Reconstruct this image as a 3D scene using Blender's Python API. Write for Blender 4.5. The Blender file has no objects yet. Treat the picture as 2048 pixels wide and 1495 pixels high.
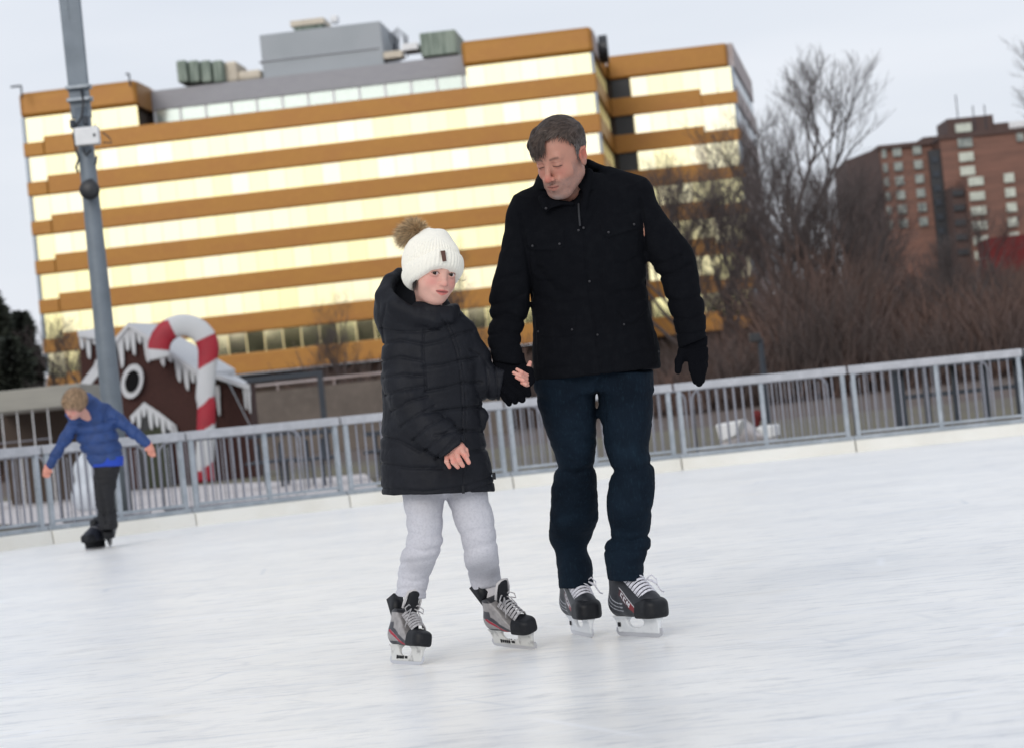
import bpy, bmesh, math, random
import numpy as np
from mathutils import Vector, Matrix
random.seed(7); np.random.seed(7)
SC = bpy.context.scene
COL = SC.collection
# ------------------------------------------------------------------ camera
FPX = 4835.0; CX, CY = 1024.0, 747.5
TH = math.atan(0.1011); PT = math.atan(86.56/FPX); CAMH = 0.81
F_ = Vector((0, math.cos(PT), math.sin(PT)))
R0 = Vector((1, 0, 0)); U0 = Vector((0, -math.sin(PT), math.cos(PT)))
R_ = R0*math.cos(TH) - U0*math.sin(TH)
U_ = R0*math.sin(TH) + U0*math.cos(TH)
# up leans left: world up in image = (-sin, cos)
CAM = Vector((0, 0, CAMH))
def P(px, py, Y):
    d = F_ + R_*((px-CX)/FPX) + U_*((CY-py)/FPX)
    return CAM + d*(Y/d.y)
def G(px, py, z=0.0):
    d = F_ + R_*((px-CX)/FPX) + U_*((CY-py)/FPX)
    return CAM + d*((z-CAMH)/d.z)
nF, nR, nU = np.array(F_), np.array(R_), np.array(U_)
def proj(p):
    q = p - np.array(CAM)
    d = q @ nF
    return CX + FPX*(q @ nR)/d, CY - FPX*(q @ nU)/d
cd = bpy.data.cameras.new('camera'); cam = bpy.data.objects.new('camera', cd); COL.objects.link(cam)
M = Matrix.Identity(4)
for i in range(3):
    M[i][0] = R_[i]; M[i][1] = U_[i]; M[i][2] = -F_[i]; M[i][3] = CAM[i]
cam.matrix_world = M
cd.sensor_width = 36; cd.lens = FPX/2048*36; cd.clip_end = 3000; cd.clip_start = 0.5
cd.dof.use_dof = True; cd.dof.focus_distance = 8.42; cd.dof.aperture_fstop = 5.2
SC.camera = cam
# ------------------------------------------------------------------ tags
def tag(o, label=None, cat=None, group=None, kind=None):
    if label: o['label'] = label
    if cat: o['category'] = cat
    if group: o['group'] = group
    if kind: o['kind'] = kind
    return o
def empty(name, loc, label=None, cat=None, group=None):
    o = bpy.data.objects.new(name, None); COL.objects.link(o); o.location = loc
    return tag(o, label, cat, group)
def wloc(o):
    v = Vector((0, 0, 0))
    while o is not None:
        v = v + o.location; o = o.parent
    return v
def link(name, me, mat, parent=None, org=None):
    """mesh given in world coordinates; origin put at org (or parent origin)"""
    o = bpy.data.objects.new(name, me); COL.objects.link(o)
    if mat is not None and not me.materials: me.materials.append(mat)
    base = wloc(parent) if parent is not None else Vector((0, 0, 0))
    if org is None: org = base
    me.transform(Matrix.Translation(-Vector(org)))
    o.location = Vector(org) - base
    if parent is not None: o.parent = parent
    return o
# ------------------------------------------------------------------ mesh builder
class MB:
    def __init__(s): s.v = []; s.f = []; s.m = []; s.mi = 0
    def add(s, vs, fs):
        b = len(s.v); s.v += [tuple(v) for v in vs]
        for f in fs: s.f.append(tuple(i+b for i in f)); s.m.append(s.mi)
    def box(s, c, h, rot=None):
        c = Vector(c); vs = []
        for x in (-1, 1):
            for y in (-1, 1):
                for z in (-1, 1):
                    d = Vector((x*h[0], y*h[1], z*h[2]))
                    if rot is not None: d = rot @ d
                    vs.append(c+d)
        s.add(vs, [(0,1,3,2),(4,6,7,5),(0,4,5,1),(2,3,7,6),(0,2,6,4),(1,5,7,3)])
    def quad(s, a, b, c, d): s.add([a, b, c, d], [(0,1,2,3)])
    def hexa(s, p):  # 8 pts: 4 bottom 4 top
        s.add(p, [(3,2,1,0),(4,5,6,7),(0,1,5,4),(1,2,6,5),(2,3,7,6),(3,0,4,7)])
    def tube(s, pts, rad, n=8, cap=True):
        pts = [Vector(p) for p in pts]
        if not isinstance(rad, (list, tuple)): rad = [rad]*len(pts)
        b = len(s.v); t0 = None
        for i, p in enumerate(pts):
            t = (pts[min(i+1, len(pts)-1)] - pts[max(i-1, 0)])
            t = t.normalized() if t.length > 1e-9 else Vector((0,0,1))
            if t0 is None:
                a = Vector((0,0,1)) if abs(t.z) < .9 else Vector((1,0,0))
                u = t.cross(a).normalized()
            else:
                u = (u - t*u.dot(t)); u = u.normalized() if u.length > 1e-6 else t.orthogonal().normalized()
            w = t.cross(u); t0 = t
            for k in range(n):
                an = 2*math.pi*k/n
                s.v.append(tuple(p + (u*math.cos(an)+w*math.sin(an))*rad[i]))
        for i in range(len(pts)-1):
            for k in range(n):
                k2 = (k+1) % n
                s.f.append((b+i*n+k, b+i*n+k2, b+(i+1)*n+k2, b+(i+1)*n+k)); s.m.append(s.mi)
        if cap:
            s.f.append(tuple(b+k for k in range(n))[::-1]); s.m.append(s.mi)
            s.f.append(tuple(b+(len(pts)-1)*n+k for k in range(n))); s.m.append(s.mi)
    def strip(s, pts, wid, side):
        b = len(s.v); side = Vector(side)
        for p, w in zip(pts, wid):
            s.v.append(tuple(Vector(p)-side*w)); s.v.append(tuple(Vector(p)+side*w))
        for i in range(len(pts)-1):
            s.f.append((b+2*i, b+2*i+1, b+2*i+3, b+2*i+2)); s.m.append(s.mi)
    def prism(s, poly, off):  # polygon (world pts) extruded by off
        n = len(poly); off = Vector(off)
        vs = [Vector(p) for p in poly] + [Vector(p)+off for p in poly]
        fs = [tuple(range(n)), tuple(range(2*n-1, n-1, -1))]
        for i in range(n):
            j = (i+1) % n; fs.append((i, n+i, n+j, j))
        s.add(vs, fs)
    def mesh(s, name, smooth=False):
        me = bpy.data.meshes.new(name); me.from_pydata(s.v, [], s.f)
        return me
    def build(s, name, mats, parent=None, org=None, smooth=False, bevel=0, recalc=True):
        me = bpy.data.meshes.new(name); me.from_pydata(s.v, [], s.f)
        if not isinstance(mats, (list, tuple)): mats = [mats]
        for m in mats: me.materials.append(m)
        if len(mats) > 1: me.polygons.foreach_set('material_index', s.m)
        if recalc:
            bm = bmesh.new(); bm.from_mesh(me); bmesh.ops.recalc_face_normals(bm, faces=bm.faces); bm.to_mesh(me); bm.free()
        if smooth: me.polygons.foreach_set('use_smooth', [True]*len(me.polygons))
        me.update()
        o = link(name, me, None, parent, org)
        if bevel:
            md = o.modifiers.new('bevel', 'BEVEL'); md.width = bevel; md.segments = 2; md.limit_method = 'ANGLE'
        return o
# ------------------------------------------------------------------ materials
def mat(name, col=(.5,.5,.5), rough=.6, metal=0, spec=.5, noise=None, bump=None, attr=None, sheen=0, coat=0, alpha=None, trans=0, coords='Object'):
    """noise: list of (scale, detail, colA, colB, lo, hi[, (sx,sy,sz)]) mixed over; bump: list of (scale, strength, dist, stretch)"""
    m = bpy.data.materials.new(name); m.use_nodes = True
    nt = m.node_tree; N = nt.nodes; L = nt.links
    bs = N['Principled BSDF']
    def inp(k, v):
        if k in bs.inputs: bs.inputs[k].default_value = v
    inp('Roughness', rough); inp('Metallic', metal); inp('Specular IOR Level', spec)
    inp('Sheen Weight', sheen); inp('Coat Weight', coat)
    if trans: inp('Transmission Weight', trans)
    tc = N.new('ShaderNodeTexCoord')
    def src(stretch):
        if stretch is None: return tc.outputs[coords]
        mp = N.new('ShaderNodeMapping'); mp.inputs['Scale'].default_value = stretch
        L.new(tc.outputs[coords], mp.inputs['Vector']); return mp.outputs['Vector']
    if attr:
        at = N.new('ShaderNodeAttribute'); at.attribute_name = attr; cur = at.outputs['Color']
    else:
        rgb = N.new('ShaderNodeRGB'); rgb.outputs[0].default_value = (*col, 1); cur = rgb.outputs[0]
    for nz in (noise or []):
        sc, det, colb, lo, hi, amt = nz[:6]; st = nz[6] if len(nz) > 6 else None
        t = N.new('ShaderNodeTexNoise'); t.inputs['Scale'].default_value = sc; t.inputs['Detail'].default_value = det
        t.inputs['Roughness'].default_value = .6
        L.new(src(st), t.inputs['Vector'])
        mr = N.new('ShaderNodeMapRange'); mr.inputs['From Min'].default_value = lo; mr.inputs['From Max'].default_value = hi
        mr.inputs['To Max'].default_value = amt
        L.new(t.outputs['Fac'], mr.inputs['Value'])
        mx = N.new('ShaderNodeMix'); mx.data_type = 'RGBA'; 
        if isinstance(colb, (int, float)):
            mx.blend_type = 'MULTIPLY'; mx.inputs['B'].default_value = (colb, colb, colb, 1)
        else: mx.inputs['B'].default_value = (*colb, 1)
        L.new(mr.outputs['Result'], mx.inputs['Factor']); L.new(cur, mx.inputs['A']); cur = mx.outputs['Result']
    L.new(cur, bs.inputs['Base Color'])
    prev = None
    for bp in (bump or []):
        sc, stg, dist = bp[:3]; st = bp[3] if len(bp) > 3 else None
        t = N.new('ShaderNodeTexNoise'); t.inputs['Scale'].default_value = sc; t.inputs['Detail'].default_value = 3
        L.new(src(st), t.inputs['Vector'])
        b = N.new('ShaderNodeBump'); b.inputs['Strength'].default_value = stg; b.inputs['Distance'].default_value = dist
        L.new(t.outputs['Fac'], b.inputs['Height'])
        if prev is not None: L.new(prev, b.inputs['Normal'])
        prev = b.outputs['Normal']
    if prev is not None: L.new(prev, bs.inputs['Normal'])
    return m
def s2l(r, g, b):
    f = lambda c: (c/255/12.92) if c/255 <= .04045 else ((c/255+.055)/1.055)**2.4
    return (f(r), f(g), f(b))
# ------------------------------------------------------------------ SDF engine
def smin(a, b, k):
    if k <= 0: return np.minimum(a, b)
    h = np.clip(k-np.abs(a-b), 0, None)/k
    return np.minimum(a, b) - h*h*k*.25
def smax(a, b, k): return -smin(-a, -b, k)
class SDF:
    def __init__(s): s.ops = []; s.disp = []
    def add(s, fn, c, r, k=.01, op='u'): s.ops.append((op, k, fn, np.array(c, dtype=np.float32), float(r))); return s
    def ev(s, p, bc=None, bh=0):
        d = None
        for op, k, fn, c, r in s.ops:
            if bc is not None:
                gap = np.linalg.norm(bc-c) - r - bh - k
                if op in 'us' and gap > .015: continue
            v = fn(p)
            if op == 'u': d = v if d is None else smin(d, v, k)
            elif op == 's':
                if d is not None: d = smax(d, -v, k)
            elif op == 'i':
                if d is not None: d = smax(d, v, k)
        if d is None: return np.full(len(p), 1.0, dtype=np.float32)
        for fn in s.disp: d = d + fn(p)
        return d
def ball_bounds(pts, pad):
    pts = np.array(pts); c = (pts.min(0)+pts.max(0))/2
    return c, float(np.max(np.linalg.norm(pts-c, axis=1))+pad)
def sphere(S, c, r, k=.01, op='u'):
    c = np.array(c, dtype=np.float32); return S.add(lambda p: np.linalg.norm(p-c, axis=1)-r, c, r, k, op)
def ellip(S, c, rad, rot=None, k=.01, op='u'):
    """rot: 3x3 whose columns are local axes in world"""
    c = np.array(c, dtype=np.float32); rad = np.array(rad, dtype=np.float32)
    Rm = None if rot is None else np.array(rot, dtype=np.float32)
    def fn(p):
        q = p-c
        if Rm is not None: q = q @ Rm
        k0 = np.linalg.norm(q/rad, axis=1); k1 = np.linalg.norm(q/(rad*rad), axis=1)
        return k0*(k0-1)/np.maximum(k1, 1e-6)
    return S.add(fn, c, float(rad.max()), k, op)
def cone(S, a, b, ra, rb, k=.01, op='u', flat=None):
    """round cone; flat=(dir, f): squash space along dir by f about the axis"""
    a = np.array(a, dtype=np.float32); b = np.array(b, dtype=np.float32); ab = b-a; L2 = float(ab@ab)+1e-9
    def fn(p):
        q = p-a; t = np.clip((q@ab)/L2, 0, 1)
        w = q-t[:, None]*ab
        if flat is not None:
            dr = np.array(flat[0], dtype=np.float32); w = w+(w@dr)[:, None]*dr*(1/flat[1]-1)
            return (np.linalg.norm(w, axis=1)-(ra+(rb-ra)*t))*min(1, flat[1])
        return np.linalg.norm(w, axis=1)-(ra+(rb-ra)*t)
    c, r = ball_bounds([a, b], max(ra, rb)*(1 if flat is None else max(1, flat[1])))
    return S.add(fn, c, r, k, op)
def chain(S, pts, rs, k=.01, flat=None):
    for i in range(len(pts)-1): cone(S, pts[i], pts[i+1], rs[i], rs[i+1], k, 'u', flat)
def halfspace(S, p0, n, k=.004, op='i'):
    """keeps the side where (p-p0).n < 0"""
    p0 = np.array(p0, dtype=np.float32); n = np.array(n, dtype=np.float32); n = n/np.linalg.norm(n)
    return S.add(lambda p: (p-p0)@n, p0, 99, k, op)
def cr(xs, ys, t):
    """monotone-ish smooth interpolation: densified catmull-rom"""
    xs = np.array(xs, float); ys = np.array(ys, float); n = len(xs)
    m = np.gradient(ys, xs) if n > 2 else np.full(n, (ys[-1]-ys[0])/(xs[-1]-xs[0]))
    tt = np.linspace(xs[0], xs[-1], 200); i = np.clip(np.searchsorted(xs, tt)-1, 0, n-2)
    h = xs[i+1]-xs[i]; u = (tt-xs[i])/h
    v = (2*u**3-3*u**2+1)*ys[i]+(u**3-2*u**2+u)*h*m[i]+(-2*u**3+3*u**2)*ys[i+1]+(u**3-u**2)*h*m[i+1]
    return np.interp(t, tt, v)
def loft(S, st, k=.02, shell=None, op='u', capk=.006, pw=2.0, axis=None):
    """st: list of (Lpx, Lpy, Rpx, Rpy, Y, ry): silhouette edges in the photo at depth Y, ry = half depth in metres"""
    A = []; 
    for (lx, ly, rx, ry_, Y, dep) in st:
        a = np.array(P(lx, ly, Y)); b = np.array(P(rx, ry_, Y)); A.append(((a+b)/2, np.linalg.norm(b-a)/2, dep))
    c0, c1 = A[0][0], A[-1][0]
    ax = (c1-c0) if axis is None else np.array(axis, float)
    ax = ax.copy(); ax[1] = 0; ax = ax/np.linalg.norm(ax)
    lat = np.array([ax[2], 0, -ax[0]])
    t = np.array([(a[0]-c0)@ax for a in A]); 
    if t[-1] < t[0]: ax = -ax; t = -t
    # order must be increasing
    o = np.argsort(t); t = t[o]; A = [A[i] for i in o]
    lc = np.array([(a[0]-c0)@lat for a in A]); yc = np.array([a[0][1]-c0[1] for a in A])
    rr = np.array([a[1] for a in A]); dd = np.array([a[2] for a in A])
    f32 = np.float32
    def fn(p):
        q = p-c0.astype(f32); tt = q@ax.astype(f32); tc = np.clip(tt, t[0], t[-1])
        x = q@lat.astype(f32)-cr(t, lc, tc); y = q[:, 1]-cr(t, yc, tc); r = cr(t, rr, tc); d = cr(t, dd, tc)
        m = np.minimum(r, d)
        if pw == 2.0: e = np.sqrt((x/r)**2+(y/d)**2)
        else: e = (np.abs(x/r)**pw+np.abs(y/d)**pw)**(1/pw)
        g = np.sqrt((x/(r*r))**2+(y/(d*d))**2)+1e-6
        e2 = (e-1)*np.minimum(m*1.0+0*e, e/np.maximum(g, 1e-3)) if pw == 2.0 else (e-1)*m
        if shell is not None: e2 = np.abs(e2)-shell
        return smax(e2, np.maximum(t[0]-tt, tt-t[-1]), capk)
    pts = [a[0] for a in A]
    c, r = ball_bounds(pts, float(max(rr.max(), dd.max())))
    return S.add(fn, c, r, k, op)
def groove(polys, front=None):
    """displacement traced in the photo: list of (polyline px, width px, depth m [+ = groove, - = ridge]); only where y<front"""
    def fn(p):
        x, y = proj(p); out = np.zeros(len(p), dtype=np.float32)
        for pl, w, dep in polys:
            bx = [q[0] for q in pl]; by = [q[1] for q in pl]
            m = (x > min(bx)-3*w) & (x < max(bx)+3*w) & (y > min(by)-3*w) & (y < max(by)+3*w)
            if not m.any(): continue
            xm, ym = x[m], y[m]; dd = np.full(len(xm), 1e9)
            for (x0, y0), (x1, y1) in zip(pl[:-1], pl[1:]):
                dx, dy = x1-x0, y1-y0; u = np.clip(((xm-x0)*dx+(ym-y0)*dy)/(dx*dx+dy*dy+1e-9), 0, 1)
                dd = np.minimum(dd, np.hypot(xm-x0-u*dx, ym-y0-u*dy))
            out[m] += dep*np.exp(-(dd/w)**2)
        if front is not None: out = out*(p[:, 1] < front)
        return out
    return fn
def raised(polys, front=None):
    """list of (polygon px, height m, edge px): area raised like a patch pocket"""
    def fn(p):
        x, y = proj(p); out = np.zeros(len(p), dtype=np.float32)
        for pl, h, e in polys:
            n = len(pl); inside = np.zeros(len(x), bool); dd = np.full(len(x), 1e9)
            m = (x > min(q[0] for q in pl)-9) & (x < max(q[0] for q in pl)+9) & (y > min(q[1] for q in pl)-9) & (y < max(q[1] for q in pl)+9)
            if not m.any(): continue
            xm, ym = x[m], y[m]; ins = np.zeros(len(xm), bool); dm = np.full(len(xm), 1e9)
            for i in range(n):
                x0, y0 = pl[i]; x1, y1 = pl[(i+1) % n]
                c = ((y0 > ym) != (y1 > ym)) & (xm < (x1-x0)*(ym-y0)/((y1-y0) if y1 != y0 else 1e-9)+x0); ins ^= c
                dx, dy = x1-x0, y1-y0; u = np.clip(((xm-x0)*dx+(ym-y0)*dy)/(dx*dx+dy*dy+1e-9), 0, 1)
                dm = np.minimum(dm, np.hypot(xm-x0-u*dx, ym-y0-u*dy))
            sd = np.where(ins, dm, -dm)
            out[m] -= h*np.clip(sd/e+.5, 0, 1)
        if front is not None: out = out*(p[:, 1] < front)
        return out
    return fn
_T = np.random.RandomState(3).rand(64, 64, 64).astype(np.float32)
def vnoise(p, freq):
    q = p*freq; i = np.floor(q).astype(int); f = q-i; f = f*f*(3-2*f); i &= 63; j = (i+1) & 63
    x0, y0, z0 = i[:, 0], i[:, 1], i[:, 2]; x1, y1, z1 = j[:, 0], j[:, 1], j[:, 2]; fx, fy, fz = f[:, 0], f[:, 1], f[:, 2]
    a = _T[x0, y0, z0]*(1-fx)+_T[x1, y0, z0]*fx; b = _T[x0, y1, z0]*(1-fx)+_T[x1, y1, z0]*fx
    c = _T[x0, y0, z1]*(1-fx)+_T[x1, y0, z1]*fx; d = _T[x0, y1, z1]*(1-fx)+_T[x1, y1, z1]*fx
    return ((a*(1-fy)+b*fy)*(1-fz)+(c*(1-fy)+d*fy)*fz)-.5
def wrinkle(amp, freq, stretch=(1, 1, 1), ridge=True):
    st = np.array(stretch, dtype=np.float32)
    def fn(p):
        n = vnoise(p*st, freq)
        if ridge: n = .25-np.abs(n)
        return amp*n*2
    return fn
def mesh_sdf(S, name, lo, hi, cell, colfn=None):
    lo = np.array(lo, float); hi = np.array(hi, float); B = 8
    nb = np.ceil((hi-lo)/(cell*B)).astype(int); n = nb*B+1
    V = np.full(n, 1.0, dtype=np.float32)
    # coarse test at block centres
    g = np.stack(np.meshgrid(*[np.arange(k) for k in nb], indexing='ij'), -1).reshape(-1, 3)
    bc = lo+(g+.5)*cell*B; bh = cell*B*.5*math.sqrt(3)
    dc = S.ev(bc.astype(np.float32))
    V2 = V
    act = np.abs(dc) < bh*1.9+.02
    ax = np.arange(B+1)*cell
    loc = np.stack(np.meshgrid(ax, ax, ax, indexing='ij'), -1).reshape(-1, 3)
    for idx in np.nonzero(~act & (dc < 0))[0]:
        a = g[idx]*B; V[a[0]:a[0]+B+1, a[1]:a[1]+B+1, a[2]:a[2]+B+1] = -1
    for idx in np.nonzero(act)[0]:
        p = (lo+g[idx]*B*cell+loc).astype(np.float32)
        v = S.ev(p, bc[idx], bh)
        a = g[idx]*B; V[a[0]:a[0]+B+1, a[1]:a[1]+B+1, a[2]:a[2]+B+1] = v.reshape(B+1, B+1, B+1)
    # close at border
    for s in (0, -1):
        V[s] = np.maximum(V[s], .001); V[:, s] = np.maximum(V[:, s], .001); V[:, :, s] = np.maximum(V[:, :, s], .001)
    I = V < 0
    c = [I[i:n[0]-1+i, j:n[1]-1+j, k:n[2]-1+k] for i in (0, 1) for j in (0, 1) for k in (0, 1)]
    s = sum(x.astype(np.int8) for x in c); cell_act = (s > 0) & (s < 8)
    ci = np.argwhere(cell_act); idm = np.full(cell_act.shape, -1, dtype=np.int32); idm[tuple(ci.T)] = np.arange(len(ci))
    acc = np.zeros((len(ci), 3)); cnt = np.zeros(len(ci))
    for axn in range(3):
        o = [a for a in range(3) if a != axn]
        for u in (0, 1):
            for w in (0, 1):
                a = ci.copy(); a[:, o[0]] += u; a[:, o[1]] += w; b = a.copy(); b[:, axn] += 1
                va = V[tuple(a.T)]; vb = V[tuple(b.T)]; m = (va < 0) != (vb < 0)
                t = np.where(m, va/np.where(va == vb, 1, va-vb), 0)
                pt = a.astype(float); pt[:, axn] += t
                acc[m] += pt[m]; cnt[m] += 1
    vs = acc/cnt[:, None]*cell+lo
    faces = []
    for axn in range(3):
        sl0 = [slice(None)]*3; sl1 = [slice(None)]*3; sl0[axn] = slice(0, -1); sl1[axn] = slice(1, None)
        A = I[tuple(sl0)]; Bm = I[tuple(sl1)]; e = np.argwhere(A != Bm)
        o = [(axn+1) % 3, (axn+2) % 3]
        e = e[(e[:, o[0]] > 0) & (e[:, o[1]] > 0) & (e[:, o[0]] < n[o[0]]-1) & (e[:, o[1]] < n[o[1]]-1)]
        q = []
        for (u, w) in ((0, 0), (-1, 0), (-1, -1), (0, -1)):
            a = e.copy(); a[:, o[0]] += u; a[:, o[1]] += w; q.append(idm[tuple(a.T)])
        q = np.stack(q, 1); ins = I[tuple(e.T)]
        q[~ins] = q[~ins][:, ::-1]
        faces.append(q[(q >= 0).all(1)])
    fs = np.concatenate(faces)
    me = bpy.data.meshes.new(name)
    me.vertices.add(len(vs)); me.vertices.foreach_set('co', vs.ravel())
    me.loops.add(len(fs)*4); me.loops.foreach_set('vertex_index', fs.ravel().astype(np.int32))
    me.polygons.add(len(fs)); me.polygons.foreach_set('loop_start', np.arange(0, len(fs)*4, 4, dtype=np.int32))
    me.polygons.foreach_set('loop_total', np.full(len(fs), 4, dtype=np.int32))
    me.polygons.foreach_set('use_smooth', np.ones(len(fs), bool))
    me.update(calc_edges=True); me.validate()
    if colfn is not None:
        c = colfn(vs.astype(np.float32)); at = me.attributes.new('col', 'FLOAT_COLOR', 'POINT')
        at.data.foreach_set('color', np.concatenate([c, np.ones((len(c), 1))], 1).ravel().astype(np.float32))
    return me
def bounds_px(pts, pad):
    """pts (px,py,Y) -> lo,hi"""
    a = np.array([np.array(P(*p)) for p in pts]); return a.min(0)-pad, a.max(0)+pad
import time as _time
_T0 = _time.time()
# ================================================================== world
SUN_EL, SUN_AZ = math.radians(24), math.radians(200)   # azimuth from +Y clockwise: behind the photographer, a bit left
w = bpy.data.worlds.new("World"); SC.world = w; w.use_nodes = True
nt = w.node_tree; N = nt.nodes; L = nt.links
bg = N['Background']; bg.inputs['Strength'].default_value = 1.0
sky = N.new('ShaderNodeTexSky'); sky.sky_type = 'NISHITA'; sky.sun_disc = False
sky.sun_elevation = SUN_EL; sky.sun_rotation = SUN_AZ; sky.air_density = 1; sky.dust_density = 3
sc_ = N.new('ShaderNodeVectorMath'); sc_.operation = 'SCALE'; sc_.inputs['Scale'].default_value = 0.07
L.new(sky.outputs[0], sc_.inputs[0])
tc = N.new('ShaderNodeTexCoord')
mp = N.new('ShaderNodeMapping'); mp.inputs['Scale'].default_value = (1.0, 1.0, 5.0); L.new(tc.outputs['Generated'], mp.inputs[0])
nz = N.new('ShaderNodeTexNoise'); nz.inputs['Scale'].default_value = 2.6; nz.inputs['Detail'].default_value = 4; nz.inputs['Roughness'].default_value = .5
L.new(mp.outputs[0], nz.inputs['Vector'])
cr_ = N.new('ShaderNodeValToRGB'); cr_.color_ramp.elements[0].position = .3; cr_.color_ramp.elements[1].position = .7
cr_.color_ramp.elements[0].color = (.645, .69, .765, 1); cr_.color_ramp.elements[1].color = (.79, .815, .87, 1)
L.new(nz.outputs['Fac'], cr_.inputs['Fac'])
mx = N.new('ShaderNodeMix'); mx.data_type = 'RGBA'; mx.inputs['Factor'].default_value = .90
L.new(sc_.outputs[0], mx.inputs['A']); L.new(cr_.outputs['Color'], mx.inputs['B'])
# brighter break in the cloud low in the sky behind the photographer
dt = N.new('ShaderNodeVectorMath'); dt.operation = 'DOT_PRODUCT'
gd = Vector((-.30, -1, .10)).normalized(); dt.inputs[1].default_value = gd
L.new(tc.outputs['Generated'], dt.inputs[0])
mr = N.new('ShaderNodeMapRange'); mr.interpolation_type = 'SMOOTHSTEP'
mr.inputs['From Min'].default_value = .70; mr.inputs['From Max'].default_value = 1.0; mr.inputs['To Max'].default_value = .46
L.new(dt.outputs['Value'], mr.inputs['Value'])
gl = N.new('ShaderNodeMix'); gl.data_type = 'RGBA'; gl.blend_type = 'ADD'; gl.inputs['B'].default_value = (1.0, .97, .92, 1)
L.new(mr.outputs['Result'], gl.inputs['Factor']); L.new(mx.outputs['Result'], gl.inputs['A'])
L.new(gl.outputs['Result'], bg.inputs['Color'])
sl = bpy.data.lights.new('sun', 'SUN'); sl.energy = 0.9; sl.angle = math.radians(25); sl.color = (1, .96, .9)
so = bpy.data.objects.new('sun', sl); COL.objects.link(so)
sd = Vector((math.sin(SUN_AZ)*math.cos(SUN_EL), math.cos(SUN_AZ)*math.cos(SUN_EL), math.sin(SUN_EL)))
so.rotation_euler = sd.to_track_quat('Z', 'Y').to_euler(); so.location = sd*50
SC.view_settings.view_transform = 'Standard'; SC.view_settings.look = 'None'; SC.view_settings.exposure = .23; SC.view_settings.gamma = 1
SC.cycles.max_bounces = 6; SC.cycles.use_denoising = True
# ================================================================== materials
m_galv = mat('galvanised steel', s2l(150, 158, 166), .45, .35, noise=[(6, 3, s2l(176, 182, 190), .4, .7, .8), (40, 2, s2l(110, 118, 126), .55, .8, .5)])
m_rail = mat('frosted top rail', s2l(166, 168, 174), .5, .1, noise=[(8, 3, s2l(184, 186, 192), .4, .7, .8), (30, 2, s2l(150, 154, 162), .55, .8, .5)])
m_galvd = mat('dull galvanised tube', s2l(140, 142, 152), .5, .3, noise=[(8, 3, s2l(120, 122, 130), .4, .7, .6)])
m_pole = mat('grey painted pole', s2l(118, 128, 138), .5, .1, noise=[(3, 4, s2l(98, 108, 118), .4, .7, .7), (20, 3, s2l(140, 148, 155), .6, .8, .4)])
m_dark = mat('dark grey metal', s2l(45, 52, 62), .6, .1, noise=[(5, 3, s2l(60, 66, 74), .4, .7, .5)])
m_black = mat('black plastic and shadow', (.02, .022, .027), .45)
m_kerb = mat('cream plastic kickboard', s2l(226, 225, 219), .5, noise=[(1.2, 3, s2l(210, 206, 194), .45, .7, .6), (14, 3, s2l(170, 165, 155), .62, .8, .4, (1, 1, 4))])
m_gold = mat('bronze anodised spandrel', (.345, .155, .020), .42, .25, noise=[(.25, 3, (.32, .132, .022), .4, .7, .8, (1, 1, 3)), (2, 2, (.43, .20, .033), .5, .8, .4)])
m_goldglass = mat('gold mirror glass', (1, .93, .6), .05, 1.0, attr='col')
m_clearglass = mat('pale louvred glass', (.62, .70, .66), .15, .6, noise=[(3, 2, (.35, .4, .38), .5, .8, .7, (1, 1, 6))])
m_mull = mat('gold mullion', (.85, .72, .38), .35, .7)
m_fascia = mat('grey metal fascia', s2l(150, 150, 156), .5, noise=[(1, 3, s2l(138, 138, 146), .4, .7, .6, (1, 1, 5))])
m_corner = mat('blue grey corner glass', s2l(130, 140, 152), .2, .5)
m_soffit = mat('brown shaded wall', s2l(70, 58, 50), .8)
m_palepink = mat('pale sheen panel and rail', s2l(178, 168, 168), .6, noise=[(.6, 3, s2l(160, 140, 132), .4, .7, .7)])  # reflection on the side panels put into this pinkish grey; handrail colour too
m_roofbox = mat('grey penthouse cladding', s2l(160, 166, 172), .6, noise=[(.3, 2, s2l(150, 157, 163), .4, .7, .6)])
m_green = mat('grey green louvre', s2l(142, 154, 143), .7, noise=[(3, 1, s2l(98, 112, 103), .45, .6, .8, (1.5, 1.5, .1))])
m_beige = mat('beige duct', s2l(205, 195, 178), .6, noise=[(1, 2, s2l(180, 170, 155), .4, .7, .5)])
m_brick = mat('red brown brick', s2l(126, 92, 80), .85, noise=[(.35, 3, s2l(98, 74, 66), .4, .7, .8, (.3, .3, 3)), (2, 3, s2l(130, 100, 88), .5, .8, .5)])
m_brickd = mat('dark and shaded brick', s2l(84, 68, 64), .85, noise=[(.3, 3, s2l(80, 60, 56), .4, .7, .8)])  # shade of the receding wing put into the brick colour; roof trim too
m_wins = mat('pale curtained window', s2l(150, 156, 150), .35, noise=[(.8, 2, s2l(90, 100, 100), .4, .7, .8)])
m_winw = mat('white blind window', s2l(196, 202, 190), .4, noise=[(.8, 2, s2l(150, 156, 146), .4, .7, .6)])
m_red = mat('red awning', s2l(104, 46, 46), .8, spec=.1, noise=[(.5, 2, s2l(82, 38, 40), .4, .7, .6)])
m_bark = mat('grey brown bark', s2l(70, 62, 60), .9, noise=[(2, 3, s2l(54, 48, 47), .4, .7, .8)])
m_twig = mat('bare twigs', s2l(82, 74, 73), .9, noise=[(.2, 2, s2l(68, 60, 59), .4, .7, .8)])
m_brush = mat('brown winter brush', s2l(92, 74, 68), .95, noise=[(.06, 3, s2l(70, 62, 60), .4, .6, .9), (.2, 3, s2l(112, 82, 68), .5, .75, .7)])
m_ever = mat('evergreen needles', s2l(50, 56, 46), .9, noise=[(.6, 3, s2l(32, 38, 34), .4, .7, .9)])
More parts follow.
